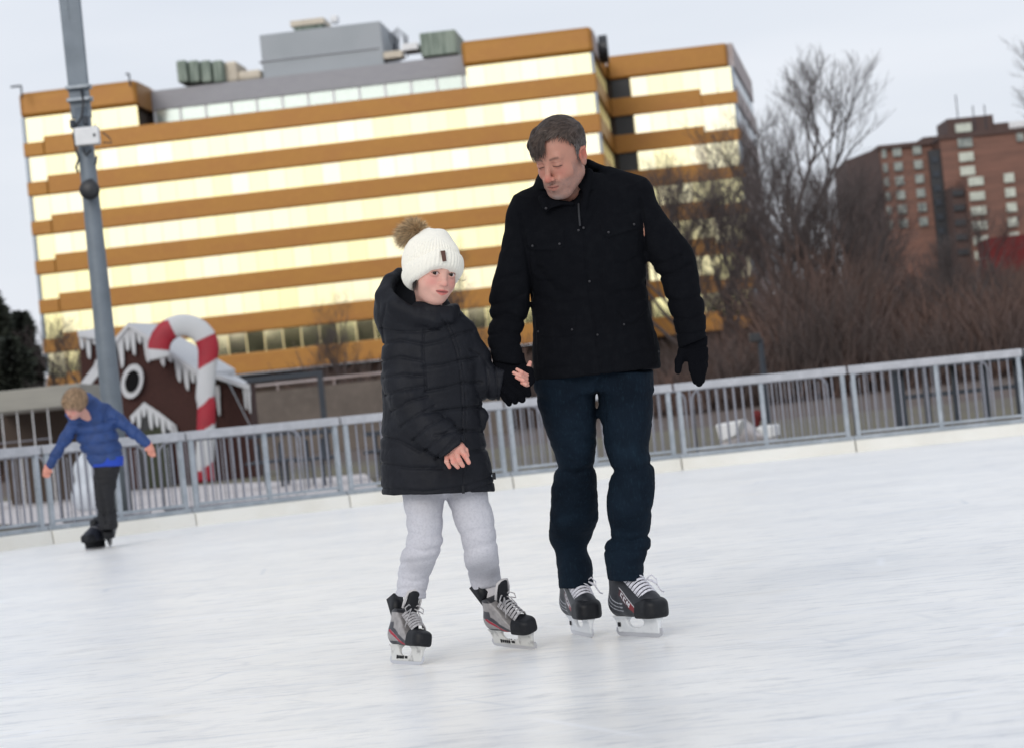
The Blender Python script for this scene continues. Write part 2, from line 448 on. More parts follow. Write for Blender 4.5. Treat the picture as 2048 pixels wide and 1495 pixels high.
m_stone = mat('rough stone wall', s2l(106, 97, 90), .9, noise=[(.5, 4, s2l(82, 75, 70), .4, .7, .8), (3, 3, s2l(122, 112, 105), .5, .8, .6)])
m_ging = mat('brown gingerbread panel', s2l(62, 36, 32), .9, noise=[(1.3, 3, s2l(58, 34, 30), .4, .7, .8), (25, 2, s2l(90, 56, 50), .5, .8, .5)])
m_icing = mat('white icing board', s2l(196, 198, 202), .7, noise=[(4, 3, s2l(190, 194, 198), .4, .7, .6)])
m_cred = mat('candy cane red', s2l(160, 30, 48), .6, noise=[(4, 3, s2l(135, 25, 42), .4, .7, .6)])
m_cream = mat('cream fascia board', s2l(150, 148, 140), .8, noise=[(1, 3, s2l(135, 133, 127), .4, .7, .6, (1, 1, 5))])
m_white = mat('white plastic', s2l(225, 226, 228), .5, noise=[(5, 3, s2l(205, 208, 212), .4, .7, .5)])
m_snow = mat('frosted white mound', s2l(200, 206, 214), .8, noise=[(3, 3, s2l(180, 188, 198), .4, .7, .6)], bump=[(6, .6, .05)])
# ice
m_ice = bpy.data.materials.new('scraped rink ice'); m_ice.use_nodes = True
nt = m_ice.node_tree; N = nt.nodes; L = nt.links; b = N['Principled BSDF']
b.inputs['Roughness'].default_value = .38; b.inputs['Specular IOR Level'].default_value = .34
tc = N.new('ShaderNodeTexCoord')
def inoise(scale, det, st, rot=0, rough=.6, dist=0):
    mp = N.new('ShaderNodeMapping'); mp.inputs['Scale'].default_value = st; mp.inputs['Rotation'].default_value = (0, 0, rot)
    L.new(tc.outputs['Object'], mp.inputs[0]); t = N.new('ShaderNodeTexNoise'); t.inputs['Scale'].default_value = scale
    t.inputs['Detail'].default_value = det; t.inputs['Roughness'].default_value = rough; t.inputs['Distortion'].default_value = dist
    L.new(mp.outputs[0], t.inputs['Vector']); return t.outputs['Fac']
def iramp(f, lo, hi, amt=1):
    r = N.new('ShaderNodeMapRange'); r.inputs['From Min'].default_value = lo; r.inputs['From Max'].default_value = hi; r.inputs['To Max'].default_value = amt
    L.new(f, r.inputs['Value']); return r.outputs['Result']
def imix(a, colr, f):
    x = N.new('ShaderNodeMix'); x.data_type = 'RGBA'; x.inputs['B'].default_value = (*colr, 1)
    if isinstance(a, tuple): x.inputs['A'].default_value = (*a, 1)
    else: L.new(a, x.inputs['A'])
    L.new(f, x.inputs['Factor']); return x.outputs['Result']
c = imix((.955, .945, .92), (.83, .83, .825), iramp(inoise(.5, 5, (1, 1.3, 1), .2), .40, .72))
c = imix(c, (.70, .725, .765), iramp(inoise(2.2, 5, (1, 1.3, 1), .12, .65, .4), .50, .75, .6))
c = imix(c, (.66, .63, .57), iramp(inoise(1.3, 5, (.7, 1.6, 1), -.1), .60, .78, .5))
c = imix(c, (.56, .58, .61), iramp(inoise(9, 6, (.45, 1.2, 1), .25, .75), .52, .70, .85))
c = imix(c, (.60, .63, .68), iramp(inoise(11, 4, (.35, 1.4, 1), -.5, .7), .56, .74, .8))
c = imix(c, (.94, .95, .96), iramp(inoise(14, 4, (.3, 1.5, 1), .05, .7), .55, .74, .9))
# skate cuts: thin bright/dark arcs from distorted voronoi edges
def cuts(scale, st, rot, w0, w1):
    mp = N.new('ShaderNodeMapping'); mp.inputs['Scale'].default_value = st; mp.inputs['Rotation'].default_value = (0, 0, rot)
    L.new(tc.outputs['Object'], mp.inputs[0]); v = N.new('ShaderNodeTexVoronoi'); v.feature = 'DISTANCE_TO_EDGE'; v.inputs['Scale'].default_value = scale
    L.new(mp.outputs[0], v.inputs['Vector']); r = N.new('ShaderNodeMapRange'); r.inputs['From Min'].default_value = w0; r.inputs['From Max'].default_value = w1
    r.inputs['To Min'].default_value = 1; r.inputs['To Max'].default_value = 0
    L.new(v.outputs['Distance'], r.inputs['Value']); return r.outputs['Result']
k1 = cuts(1.7, (.35, 1.0, 1), .6, .0, .012); k2 = cuts(1.3, (.4, 1.1, 1), -.5, .0, .014); k3 = cuts(2.6, (.3, .9, 1), 1.1, 0, .016)
def mulf(a, b_):
    x = N.new('ShaderNodeMath'); x.operation = 'MULTIPLY'; L.new(a, x.inputs[0]); L.new(b_, x.inputs[1]); return x.outputs[0]
msk = iramp(inoise(1.5, 2, (1, 1, 1)), .42, .6, .8)
c = imix(c, (.66, .69, .73), mulf(k1, msk)); c = imix(c, (.95, .96, .98), mulf(k2, msk)); c = imix(c, (.74, .75, .77), mulf(k3, msk))
L.new(c, b.inputs['Base Color'])
bp = N.new('ShaderNodeBump'); bp.inputs['Strength'].default_value = .35; bp.inputs['Distance'].default_value = .01
L.new(inoise(16, 5, (.4, 1.4, 1), .15, .7), bp.inputs['Height']); L.new(bp.outputs[0], b.inputs['Normal'])
b.inputs['Roughness'].default_value = .30
# ground beyond the rink
m_ground = mat('winter lawn and bare earth', s2l(88, 82, 70), .95, noise=[(.12, 4, s2l(96, 92, 70), .4, .6, .9), (.3, 4, s2l(98, 90, 82), .5, .7, .6), (3, 4, s2l(92, 84, 72), .5, .75, .6)])
m_plaza = mat('pale paved plaza', s2l(190, 184, 184), .8, noise=[(.5, 4, s2l(170, 165, 166), .4, .7, .7), (3, 3, s2l(200, 198, 200), .5, .8, .5)])
m_hill = mat('hillside leaf litter', s2l(80, 66, 60), .95, noise=[(.05, 4, s2l(80, 70, 64), .4, .6, .9), (.3, 4, s2l(94, 78, 70), .5, .7, .6)])
# ================================================================== ground, ice, kerb, fence
JT = [(-190, 1112, 23.1), (109, 1085, 24.65), (395, 1049, 25.85), (703, 1015.6, 26.9), (1029, 977, 27.75), (1366, 941, 28.25), (1714, 907, 28.5), (2066, 872, 28.55), (2420, 840, 28.3)]
jt = [Vector((P(x, y, Y).x, Y, 0)) for x, y, Y in JT]
jt = [jt[0]+(jt[0]-jt[1])*3+Vector((0, -3, 0))] + jt + [jt[-1]+(jt[-1]-jt[-2])*3+Vector((0, -2, 0))]
mb = MB(); mb.quad((-400, -300, -.02), (500, -300, -.02), (500, 900, -.02), (-400, 900, -.02))
tag(mb.build('ground', m_ground), kind='structure')
mb = MB(); poly = [(-60, -40, 0), (60, -40, 0), (jt[-1].x+30, 12, 0)] + [tuple(j+Vector((0, .12, 0))) for j in jt[::-1]] + [(-60, 10, 0)]
mb.add(poly, [tuple(range(len(poly)))]); tag(mb.build('ice', m_ice), kind='structure')
# pale paving behind the fence on the left
mb = MB()
pz = [G(-150, 1040), G(150, 1050), G(640, 1000), G(760, 975), G(730, 945), G(560, 960), G(400, 968), G(-120, 1012)]
mb.add([(p.x, p.y, -.012) for p in pz], [tuple(range(len(pz)))]); tag(mb.build('pavement', m_plaza), kind='structure')
KH, FT = .14, 1.015
for i in range(1, len(jt)-2):
    a, b2 = jt[i], jt[i+1]; d = (b2-a).normalized(); n = Vector((-d.y, d.x, 0)); g = d*.006
    mb = MB(); q = [a+g, b2-g, b2-g+n*.30, a+g+n*.30]
    mb.hexa([p+Vector((0, 0, -.01)) for p in q] + [p+Vector((0, 0, KH))+(n*.02 if k < 2 else n*0) for k, p in enumerate(q)])
    tag(mb.build('kerb', m_kerb, bevel=.012, smooth=False), kind='structure')
PANEL_L = ['leftmost grey railing panel, ending at the post left of the boy in blue', 'grey railing panel behind the boy in the blue jacket and the lamp pole', 'grey railing panel in front of the candy cane foot and picnic tables', 'grey railing panel partly hidden behind the girl in the white hat',
 'grey railing panel behind the man and the held hands', 'grey railing panel just right of the man in jeans, before white markers', 'grey railing panel in front of the dark steel shelter frame', 'rightmost grey railing panel cut by the photo edge']
def fence_panel(a, b2, label, group):
    d = (b2-a); Lg = d.length; d = d/Lg; n = Vector((-d.y, d.x, 0)); up = Vector((0, 0, 1)); rot = Matrix(((d.x, n.x, 0), (d.y, n.y, 0), (0, 0, 1)))
    o = a+n*.10; r = empty('fence_panel', o+up*KH, label, 'railing', group)
    def bx(name, s0, s1, z0, z1, th, m=m_galv, off=0, bev=.004):
        mb = MB(); mb.box(o+d*(s0+s1)/2+up*(z0+z1)/2+n*off, ((s1-s0)/2, th/2, (z1-z0)/2), rot); return mb.build(name, m, r, bevel=bev)
    bx('top_rail', .01, Lg-.01, FT-.095, FT, .085, m_rail, 0, .012)
    bx('bottom_rail', .06, Lg-.06, KH+.075, KH+.105, .035)
    bx('foot_strip', .0, Lg, KH+.002, KH+.05, .05)
    bx('post', .035, .085, KH+.05, FT-.075, .05); bx('post', Lg-.085, Lg-.035, KH+.05, FT-.075, .05)
    bx('post', Lg/2-.025, Lg/2+.025, KH+.05, FT-.075, .04)
    mb = MB(); k = 9
    for h0, h1 in ((.085, Lg/2-.025), (Lg/2+.025, Lg-.085)):
        for i in range(1, k):
            s = h0+(h1-h0)*i/k; mb.box(o+d*s+up*((KH+.105+FT-.075)/2), (.008, .008, (FT-.075-KH-.105)/2), rot)
    mb.build('balusters', m_galvd, r)
for i in range(1, len(jt)-2):
    fence_panel(jt[i], jt[i+1], PANEL_L[min(i-1, 7)] , 'railing panels round the rink')
# crowd barriers behind the fence
BAR = [(-185, 85, 28.2, 'crowd barrier behind the leftmost railing panel'), (112, 287, 28.6, 'short crowd barrier behind the boy in blue, with a rounded top corner'), (318, 600, 29.2, 'crowd barrier behind the railing, beneath the candy cane'),
 (815, 1087, 30.4, 'crowd barrier seen between girl and man behind the railing'), (1110, 1378, 30.8, 'crowd barrier seen behind the legs of the man'), (1395, 1665, 31.0, 'crowd barrier with rounded corners in front of the white boulders'),
 (1716, 1990, 31.2, 'crowd barrier in front of the dark steel frame')]
for x0, x1, Y, lab in BAR:
    a = Vector((P(x0, 900, Y).x, Y, 0)); b2 = Vector((P(x1, 880, Y+.1).x, Y+.1, 0)); H = .93; rr = .13; base = .12
    root = empty('crowd_barrier', (a+b2)/2, lab, 'barrier', 'crowd control barriers behind the railing')
    pts = [a+Vector((0, 0, base))]; d = (b2-a).normalized()
    for k in range(7):
        an = math.pi/2*k/6; pts.append(a+d*(rr-rr*math.cos(an))+Vector((0, 0, H-rr+rr*math.sin(an))))
    for k in range(7):
        an = math.pi/2*k/6; pts.append(b2-d*(rr-rr*math.sin(an))+Vector((0, 0, H-rr+rr*math.cos(an))))
    pts += [b2+Vector((0, 0, base)), a+Vector((0, 0, base))]
    mb = MB(); mb.tube(pts, .017, 8); mb.build('frame', m_galvd, root, smooth=True)
    mb = MB(); Lg = (b2-a).length; nb = int(Lg/.105)
    for k in range(1, nb):
        p = a+d*(Lg*k/nb); z1 = H-.005 if rr < Lg*k/nb < Lg-rr else H-.05
        mb.tube([p+Vector((0, 0, base)), p+Vector((0, 0, z1))], .007, 5)
    mb.build('bars', m_galvd, root)
    for q in (a+d*.15, b2-d*.15):
        mb = MB(); mb.tube([q+Vector((0, -.28, 0)), q+Vector((0, -.2, .03)), q+Vector((0, 0, base)), q+Vector((0, .2, .03)), q+Vector((0, .28, 0))], .014, 6); mb.build('foot', m_galvd, root, smooth=True)
# ================================================================== lamp pole
Yp = 31.0
def PW(px, py, Y=Yp): return P(px, py, Y)
top = PW(136, -60); bot = PW(212.6, 700); px_ = bot.x
pole = empty('lamp_pole', (px_+.0, Yp, 0), 'tall grey light pole with speaker, white box and cables, standing behind the boy in blue', 'light pole')
def axis(py): # centre of the pole at image height py
    z = PW(180, py).z; return Vector((px_+(top.x-px_)*((z-bot.z)/(top.z-bot.z)), Yp, z))
zb = [0, 1.0, 2.0, 3.2, 4.2, 5.0]
mb = MB(); mb.tube([Vector((px_, Yp, 0)), axis(830), axis(600), axis(400), axis(300), axis(215)], [.145, .136, .123, .109, .105, .103], 24); mb.build('pole', m_pole, pole, smooth=True)
mb = MB()
for dx, w_ in ((-.085, .055), (.035, .075)):
    mb.hexa([axis(235)+Vector((dx-w_, -.06, 0)), axis(235)+Vector((dx+w_, -.06, 0)), axis(235)+Vector((dx+w_, .06, 0)), axis(235)+Vector((dx-w_, .06, 0)),
             axis(-80)+Vector((dx-w_-.01, -.06, 0)), axis(-80)+Vector((dx+w_+.01, -.06, 0)), axis(-80)+Vector((dx+w_+.01, .06, 0)), axis(-80)+Vector((dx-w_-.01, .06, 0))])
mb.build('upper_mast', m_pole, pole, bevel=.01)
for py in (174, 199):
    mb = MB(); c = axis(py); mb.box(c+Vector((-.01, -.03, 0)), (.155, .11, .022)); mb.tube([c+Vector((.12, -.15, 0)), c+Vector((.18, -.15, .0))], .015, 6); mb.build('clamp', m_galv, pole, bevel=.006)
c = PW(181, 277); bx_ = empty('tmp', (0, 0, 0)); bpy.data.objects.remove(bx_)
mb = MB(); mb.box(Vector((c.x, Yp-.22, c.z)), (.155, .07, .115)); jb = mb.build('junction_box', m_white, pole, bevel=.015)
mb = MB(); mb.box(Vector((c.x+.10, Yp-.295, c.z)), (.012, .008, .02)); mb.build('latch', m_dark, jb)
c = PW(187, 384); mb = MB()
prof = [(0, .0), (.10, .0), (.128, .03), (.128, .08), (.115, .15), (.07, .20), (0, .21)]
n = 24; vs = []; fs = []
for r_, y_ in prof:
    for k in range(n): vs.append(Vector((c.x+r_*math.cos(2*math.pi*k/n), Yp-.34+y_, c.z+r_*math.sin(2*math.pi*k/n))))
for i in range(len(prof)-1):
    for k in range(n): fs.append((i*n+k, i*n+(k+1) % n, (i+1)*n+(k+1) % n, (i+1)*n+k))
mb.add(vs, fs); spk = mb.build('loudspeaker', m_black, pole, smooth=True)
mb = MB(); mb.box(Vector((c.x, Yp-.13, c.z+.13)), (.03, .05, .02)); mb.build('bracket', m_dark, spk)
def cable(pts, r=.012):
    mb = MB(); P_ = [PW(x, y, Yp-dy) for x, y, dy in pts]; mb.tube(P_, r, 6); mb.build('cable', m_black, pole, smooth=True)
cable([(163, 180, .1), (167, 205, .16), (163, 235, .16), (150, 255, .14), (147, 270, .14), (152, 300, .14), (158, 318, .13), (152, 335, .14), (156, 345, .14)], .016)
cable([(205, 265, .2), (218, 275, .2), (224, 286, .2), (206, 286, .2)], .010)
cable([(185, 255, .2), (190, 250, .16), (197, 262, .2)], .010)
cable([(166, 300, .14), (172, 312, .15), (183, 300, .14)], .014)
cable([(190, 330, .13), (192, 325, .13), (193, 312, .13)], .014)
c = PW(163, 250)
for dx, dz in ((-.09, 0), (.08, .03)): mb = MB(); mb.box(Vector((c.x+dx, Yp-.13, c.z+dz)), (.03, .05, .055)); mb.build('bracket', m_dark, pole, bevel=.01)
# wire across
# ================================================================== office building
BO = Vector((10.46, 222, 0)); E1 = Vector((54.2, -5.6, 0)).normalized(); E2 = Vector((-E1.y, E1.x, 0)); UP = Vector((0, 0, 1))
ROTB = Matrix(((E1.x, E2.x, 0), (E1.y, E2.y, 0), (0, 0, 1)))
def B(s, d, z): return BO+E1*s+E2*d+UP*z
office = empty('office_building', B(-27, 0, 0), 'large office block with gold mirrored window bands and bronze spandrels', 'office building')
def bbox(mb, s0, s1, d0, d1, z0, z1): mb.box(B((s0+s1)/2, (d0+d1)/2, (z0+z1)/2), (abs(s1-s0)/2, abs(d1-d0)/2, (z1-z0)/2), ROTB)
def bpart(name, m, boxes, parent=office, bev=0):
    mb = MB()
    for b3 in boxes: bbox(mb, *b3)
    return mb.build(name, m, parent, bevel=bev)
ZT, PITCH, WH = 33.5, 3.72, 1.9
S0, S1, SL, SR = -54.5, 0.0, -43.1, -12.2
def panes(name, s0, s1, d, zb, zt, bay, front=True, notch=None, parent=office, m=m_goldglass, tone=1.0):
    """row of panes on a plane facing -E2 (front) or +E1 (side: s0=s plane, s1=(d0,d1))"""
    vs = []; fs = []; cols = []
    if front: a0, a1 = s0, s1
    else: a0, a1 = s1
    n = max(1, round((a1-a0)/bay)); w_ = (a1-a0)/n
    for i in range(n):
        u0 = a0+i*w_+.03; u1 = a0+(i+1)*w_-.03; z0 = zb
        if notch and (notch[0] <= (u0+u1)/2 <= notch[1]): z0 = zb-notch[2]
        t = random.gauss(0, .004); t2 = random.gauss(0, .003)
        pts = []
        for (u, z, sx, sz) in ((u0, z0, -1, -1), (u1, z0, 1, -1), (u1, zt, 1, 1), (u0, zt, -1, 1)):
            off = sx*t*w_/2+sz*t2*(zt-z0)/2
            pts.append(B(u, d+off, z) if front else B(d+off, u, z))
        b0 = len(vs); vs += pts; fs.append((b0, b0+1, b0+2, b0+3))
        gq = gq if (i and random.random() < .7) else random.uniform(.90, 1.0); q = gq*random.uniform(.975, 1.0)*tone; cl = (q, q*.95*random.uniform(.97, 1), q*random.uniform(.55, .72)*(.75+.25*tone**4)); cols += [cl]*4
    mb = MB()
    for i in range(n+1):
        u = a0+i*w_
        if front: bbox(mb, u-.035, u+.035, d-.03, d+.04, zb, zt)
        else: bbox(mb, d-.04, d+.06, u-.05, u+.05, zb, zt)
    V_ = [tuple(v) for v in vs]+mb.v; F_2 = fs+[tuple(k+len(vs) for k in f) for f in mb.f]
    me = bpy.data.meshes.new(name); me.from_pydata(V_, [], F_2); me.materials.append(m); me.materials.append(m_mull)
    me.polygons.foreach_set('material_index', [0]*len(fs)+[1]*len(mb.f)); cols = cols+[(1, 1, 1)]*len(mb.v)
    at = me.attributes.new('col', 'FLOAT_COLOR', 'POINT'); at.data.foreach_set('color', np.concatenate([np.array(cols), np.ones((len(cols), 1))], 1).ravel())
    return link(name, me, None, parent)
NR = 7
def flare(name, m, z0, z1, ins):
    mb = MB(); q = [(12.7-ins, 21.003+ins), (14.5-ins, 53), (13.7-ins, 53), (11.95-ins, 21.05+ins)]; mb.hexa([B(s, d, z0) for s, d in q]+[B(s, d, z1) for s, d in q]); return mb.build(name, m, office)
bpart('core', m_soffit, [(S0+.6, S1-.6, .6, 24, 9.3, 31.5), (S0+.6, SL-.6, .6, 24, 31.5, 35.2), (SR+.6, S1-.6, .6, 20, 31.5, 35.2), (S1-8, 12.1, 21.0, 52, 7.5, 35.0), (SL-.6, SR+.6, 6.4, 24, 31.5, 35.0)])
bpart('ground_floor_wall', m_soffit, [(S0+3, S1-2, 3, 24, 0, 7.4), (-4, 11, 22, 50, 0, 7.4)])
for k in range(NR):
    zt = ZT-PITCH*k; zb = zt-WH; zn = zt-PITCH
    # spandrel under the row
    s_lo, s_hi = S0, S1; cut = 2.0
    if k == NR-1: zn = zb-1.9
    bpart('spandrel', m_gold, [(S0+cut, S1, 0, .6, zn, zb), (S0, S0+cut, -.0, .6, zn, zb-.45), (S0, S0+.6, .6, 24, zn, zb), (S1-.6, S1, .6, 20.3, zn, zb)], bev=.12)
    bpart('wing_spandrel', m_gold, [(S1+.02, 9.1, 20.4, 21, zn, zb), (9.1, 12.7, 20.4, 21, zn, zb-.6)], bev=.05)
    flare('wing_side_panel', m_palepink, zn, zb, .0)
    if k == 0:
        panes('ribbon_window', S0+.3, SL-.2, .3, zb, zt, 1.75, notch=(S0, S0+2, .45)); panes('ribbon_window', SR+.3, S1-.25, .3, zb, zt, 1.75)
        bpart('recessed_louvre_window', m_clearglass, [(SL, SR, 5.9, 6.1, 31.6, 33.65)])
        mb = MB()
        for i in range(13): bbox(mb, SL+2.5*i, SL+2.5*i+.25, 5.8, 5.9, 31.6, 33.65)
        mb.build('louvre_posts', m_white, office)
    else:
        panes('ribbon_window', S0+.3, S1-.25, .3, zb, zt, 1.75, notch=(S0, S0+2.0, .45), tone=1-.018*k)  # sky glare fading down the rows is put into the pane tint
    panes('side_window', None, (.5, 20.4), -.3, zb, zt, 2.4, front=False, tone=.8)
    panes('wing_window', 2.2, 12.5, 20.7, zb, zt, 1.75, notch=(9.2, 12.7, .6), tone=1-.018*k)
    flare('wing_side_window', m_corner, zb, zt, .15)
for b_3 in [(S1-.35, S1-.06, .08, .5, 9.3, 33.5), (12.3, 12.6, 20.5, 20.95, 9.3, 33.5), (S0+.06, S0+.35, .08, .5, 9.3, 33.5)]: bpart('corner_glass', m_corner, [b_3])
bpart('corner_shaft', m_black, [(.3, 2.1, 20.75, 21.2, 7.5, 33.5)])
bpart('parapet', m_gold, [(S0, SL, 0, 8, 33.5, 35.9)], bev=.35); bpart('parapet', m_gold, [(SR, S1, 0, 20.3, 33.5, 35.9)], bev=.35)
bpart('parapet', m_gold, [(.02, 12.12, 20.4, 52, 33.5, 35.9)], bev=.25); flare('parapet_side', m_palepink, 33.5, 35.88, .0)
bpart('parapet_end_panel', m_palepink, [(.004, .05, .7, 6.5, 33.6, 35.7)])
bpart('tower_return', m_gold, [(SL-.5, SL-.01, .62, 5.8, 33.5, 35.8)])
bpart('fascia', m_fascia, [(SL, SR, 5.6, 6.0, 33.65, 35.5)])
# sign drum on the side of the parapet
mb = MB(); cc = B(.6, 8.5, 34.9)
mb.tube([cc-E1*.5, cc+E1*.3], 1.35, 20); mb.build('sign_disc', m_black, office)
mb = MB(); mb.tube([cc+E1*.31, cc+E1*.34], .8, 20); mb.build('sign_face', m_corner, office)
# roof plant
def roofbox(name, m, x0, x1, yt, yb, d, dep, bev=.05):
    Y = 222+6+d; a = P(x0, yt, Y); b4 = P(x1, yt, Y); zt_ = P((x0+x1)/2, yt, Y).z; zb_ = P((x0+x1)/2, yb, Y).z
    mb = MB(); rot = ROTB; ctr = Vector(((a.x+b4.x)/2, Y+dep/2, (zt_+zb_)/2)); mb.box(ctr, ((b4.x-a.x)/2, dep/2, (zt_-zb_)/2), rot); return mb.build(name, m, office, bevel=bev)
roofbox('penthouse', m_roofbox, 528, 775, 55, 150, 3, 12)
roofbox('penthouse_seam', m_fascia, 527, 773, 108, 110, 2.9, 12.2)
roofbox('vent_housing', m_beige, 583, 652, 38, 50, 4, 4); roofbox('vent_slot', m_green, 590, 648, 50, 58, 4.3, 3)
for i in range(4): roofbox('cooling_tower', m_green, 356+i*24, 377+i*24, 120, 165, 3, 5, .2)
roofbox('duct', m_beige, 452, 478, 122, 165, 4, 5, .3); roofbox('duct', m_beige, 478, 526, 140, 160, 4, 4, .3)
roofbox('plant_unit', m_green, 845, 918, 62, 110, 3, 7, .1); roofbox('plant_unit', m_white, 806, 838, 86, 100, 3, 3); roofbox('plant_unit', m_beige, 768, 806, 102, 116, 2, 2); roofbox('plant_unit', m_white, 660, 676, 30, 46, 4, 1, .2)
mb = MB()
for i in range(8):
    a = P(780+i*5, 55+abs(i-3)*4, 236); mb.tube([a, a+Vector((random.uniform(-.5, .5), 0, -2.2))], .06, 5)
mb.build('aerials', m_dark, office)
for (x, y) in ((42, 172), (258, 148)):
    a = P(x, y, 226); mb = MB(); mb.tube([a, a-UP*1.2], .09, 6); mb.tube([a, a-E1*(1.0 if x < 100 else .3)], .1, 6); mb.build('roof_camera', m_dark, office)
# ================================================================== brick apartments
YA = 480.0
apt = empty('apartment_building', (P(1900, 560, YA).x, YA, 14), 'distant red brown brick apartment block on the hill with rows of pale windows', 'apartment building')
def abox(name, m, xl, xr, yt, zbot, Y0, dep, yref=None, parent=apt):
    a = P(xl, yt, Y0); b5 = P(xr, yt, Y0); zt_ = P((xl+xr)/2, yt, Y0).z
    mb = MB(); mb.box(Vector(((a.x+b5.x)/2, Y0+dep/2, (zt_+zbot)/2)), ((b5.x-a.x)/2, dep/2, (zt_-zbot)/2)); return mb.build(name, m, parent)
def aprism(name, m, x0, y0, d0, x1, y1, d1, zbot, dep):
    a = P(x0, y0, YA+d0); c_ = P(x1, y1, YA+d1); z = max(a.z, c_.z); mb = MB()
    p = [Vector((a.x, a.y, 0)), Vector((c_.x, c_.y, 0)), Vector((c_.x, c_.y+dep, 0)), Vector((a.x, a.y+dep, 0))]
    mb.hexa([q+UP*zbot for q in p]+[q+UP*z for q in p]); return mb.build(name, m, apt)
aprism('wall', m_brickd, 1693, 322, 26, 1757, 296, 6, 8, 20)
abox('wall', m_brick, 1757, 1862, 288, 8, YA+6, 20); abox('wall', m_brickd, 1845, 1985, 268, 8, YA+14, 20)
abox('wall', m_brick, 1878, 2150, 262, 8, YA+4, 18); abox('roof_block', m_brickd, 1893, 1986, 234, 40, YA+8, 12); abox('roof_block', m_brickd, 1986, 2017, 246, 40, YA+8, 12); abox('roof_block', m_white, 2017, 2060, 242, 42, YA+12, 12)
abox('wall', m_brick, 1930, 2170, 341, 8, YA-6, 12)
abox('roof', m_brickd, 1755, 1864, 286, P(1800, 290, YA).z, YA+5, 21); abox('roof', m_brickd, 1876, 2150, 258, P(2000, 264, YA).z, YA+3.5, 19)
abox('shadow_slot', m_black, 1856, 1882, 300, 8, YA+5, 1);  # black slab put in for the shadow of the balconies
abox('balcony_column', m_brickd, 1903, 1932, 372, 8, YA-4, 8)
def awin(cx_, cy_, w_, h_, Y0, m):
    c_ = P(cx_, cy_, Y0); mb = MB(); mb.box(c_+Vector((0, .1, 0)), (w_/2*Y0/FPX, .3, h_/2*Y0/FPX)); f = mb.build('window', m, apt)
for r_ in range(6):
    for c0 in (1768, 1794, 1834): awin(c0+r_*2.6, 305+r_*28.5-(c0-1794)*.1, 17 if c0 > 1770 else 9, 17, YA+5.6, m_wins)
for r_ in range(6): awin(1952+r_*2.6, 363+r_*29.5, 30, 17, YA-6.4, m_winw); awin(2018+r_*2.6, 356+r_*29.5, 20, 18, YA-6.4, m_winw)
for r_ in range(3): awin(1930+r_*2.6, 286+r_*28, 29, 18, YA+3.6, (m_wins, m_winw, m_winw)[r_])
awin(1927, 256, 32, 17, YA+7.6, m_winw); awin(2040, 275, 14, 16, YA+3.6, m_wins)
for r_ in range(5): awin(1916+r_*2.6, 386+r_*29.5, 22, 12, YA-4.5, m_black)
for r_ in range(6):
    awin(1870+r_*2.6, 320+r_*28.5, 12, 12, YA+4.8, m_dark)
aw = MB(); a = P(1962, 488, YA-12); b6 = P(2160, 470, YA-12); aw.box(Vector(((a.x+b6.x)/2, YA-14, (a.z+P(2000, 560, YA).z)/2)), ((b6.x-a.x)/2, 6, 4)); aw.build('red_podium', m_red, apt)
mb = MB()
for x, y0 in ((1911, 190), (1945, 212), (1968, 210)):
    a = P(x, y0, YA+8); mb.tube([a, a-UP*5], .12, 5)
mb.build('aerial', m_dark, apt)
# ================================================================== hill
def hillh(x, y):
    sy = min(max((y-70)/360, 0), 1); sy = sy*sy*(3-2*sy); sx = min(max((x+5)/55, 0), 1); sx = sx*sx*(3-2*sx)
    base = 1.2*min(max((y-60)/60, 0), 1)
    return -.1+base*(.35+.65*sx)+13.5*sy*sx
mb = MB(); nx, ny = 60, 60
for j in range(ny+1):
    for i in range(nx+1):
        y = 58+j/ny*560; x = (-.42+.86*i/nx)*(y+40)
        inb = -60 < x < 30 and 205 < y < 300
        mb.v.append((x, y, min(hillh(x, y), 1.0) if inb else hillh(x, y)))
for j in range(ny):
    for i in range(nx): a = j*(nx+1)+i; mb.f.append((a, a+1, a+nx+2, a+nx+1)); mb.m.append(0)
tag(mb.build('terrain', m_hill, smooth=True), kind='structure')
# ================================================================== bare trees
def tree_mesh(seed, H, spread=.45, twig=1.0, nlev=5, lean=0):
    rnd = random.Random(seed); T = MB(); C = MB()
    def branch(p, d, ln, r, lev):
        seg = 4; pts = [p]; q = p; dd = d
        for i in range(seg):
            dd = (dd+Vector((rnd.gauss(0, .09), rnd.gauss(0, .09), rnd.gauss(.03, .04)))).normalized(); q = q+dd*ln/seg; pts.append(q)
        rs = [r*(1-.45*i/seg) for i in range(seg+1)]
        if lev == 0: T.tube(pts, rs, 7)
        elif lev <= 2: C.tube(pts, rs, 4, cap=False)
        else:
            sd_ = dd.cross(Vector((rnd.random()-.5, rnd.random()-.5, rnd.random()-.5))).normalized()
            C.strip(pts[::2] if lev > 3 else pts, [max(x, .008) for x in (rs[::2] if lev > 3 else rs)], sd_)
        if lev >= nlev: return
        n = (5, 5, 5, 5, 4)[lev] if lev < 5 else 3
        for i in range(n):
            t = .35+.65*(i+rnd.random())/n if lev else .3+.7*(i+.5*rnd.random())/n
            k = min(int(t*seg), seg-1); u = t*seg-k; bp_ = pts[k].lerp(pts[k+1], u)
            az = rnd.random()*2*math.pi+i*2.4; ax_ = dd.cross(Vector((math.cos(az), math.sin(az), .2))).normalized()
            ang = rnd.uniform(.35, .75)*(spread/.45)
            nd = (Matrix.Rotation(ang, 3, ax_) @ dd); nd = (nd+Vector((0, 0, .18))).normalized()
            branch(bp_, nd, ln*rnd.uniform(.55, .75)*(1.05-.2*t), r*(.62-.2*t), lev+1)
    branch(Vector((0, 0, 0)), Vector((lean, 0, 1)).normalized(), H*.5, H*.015, 0)
    return T, C
PROTO = []
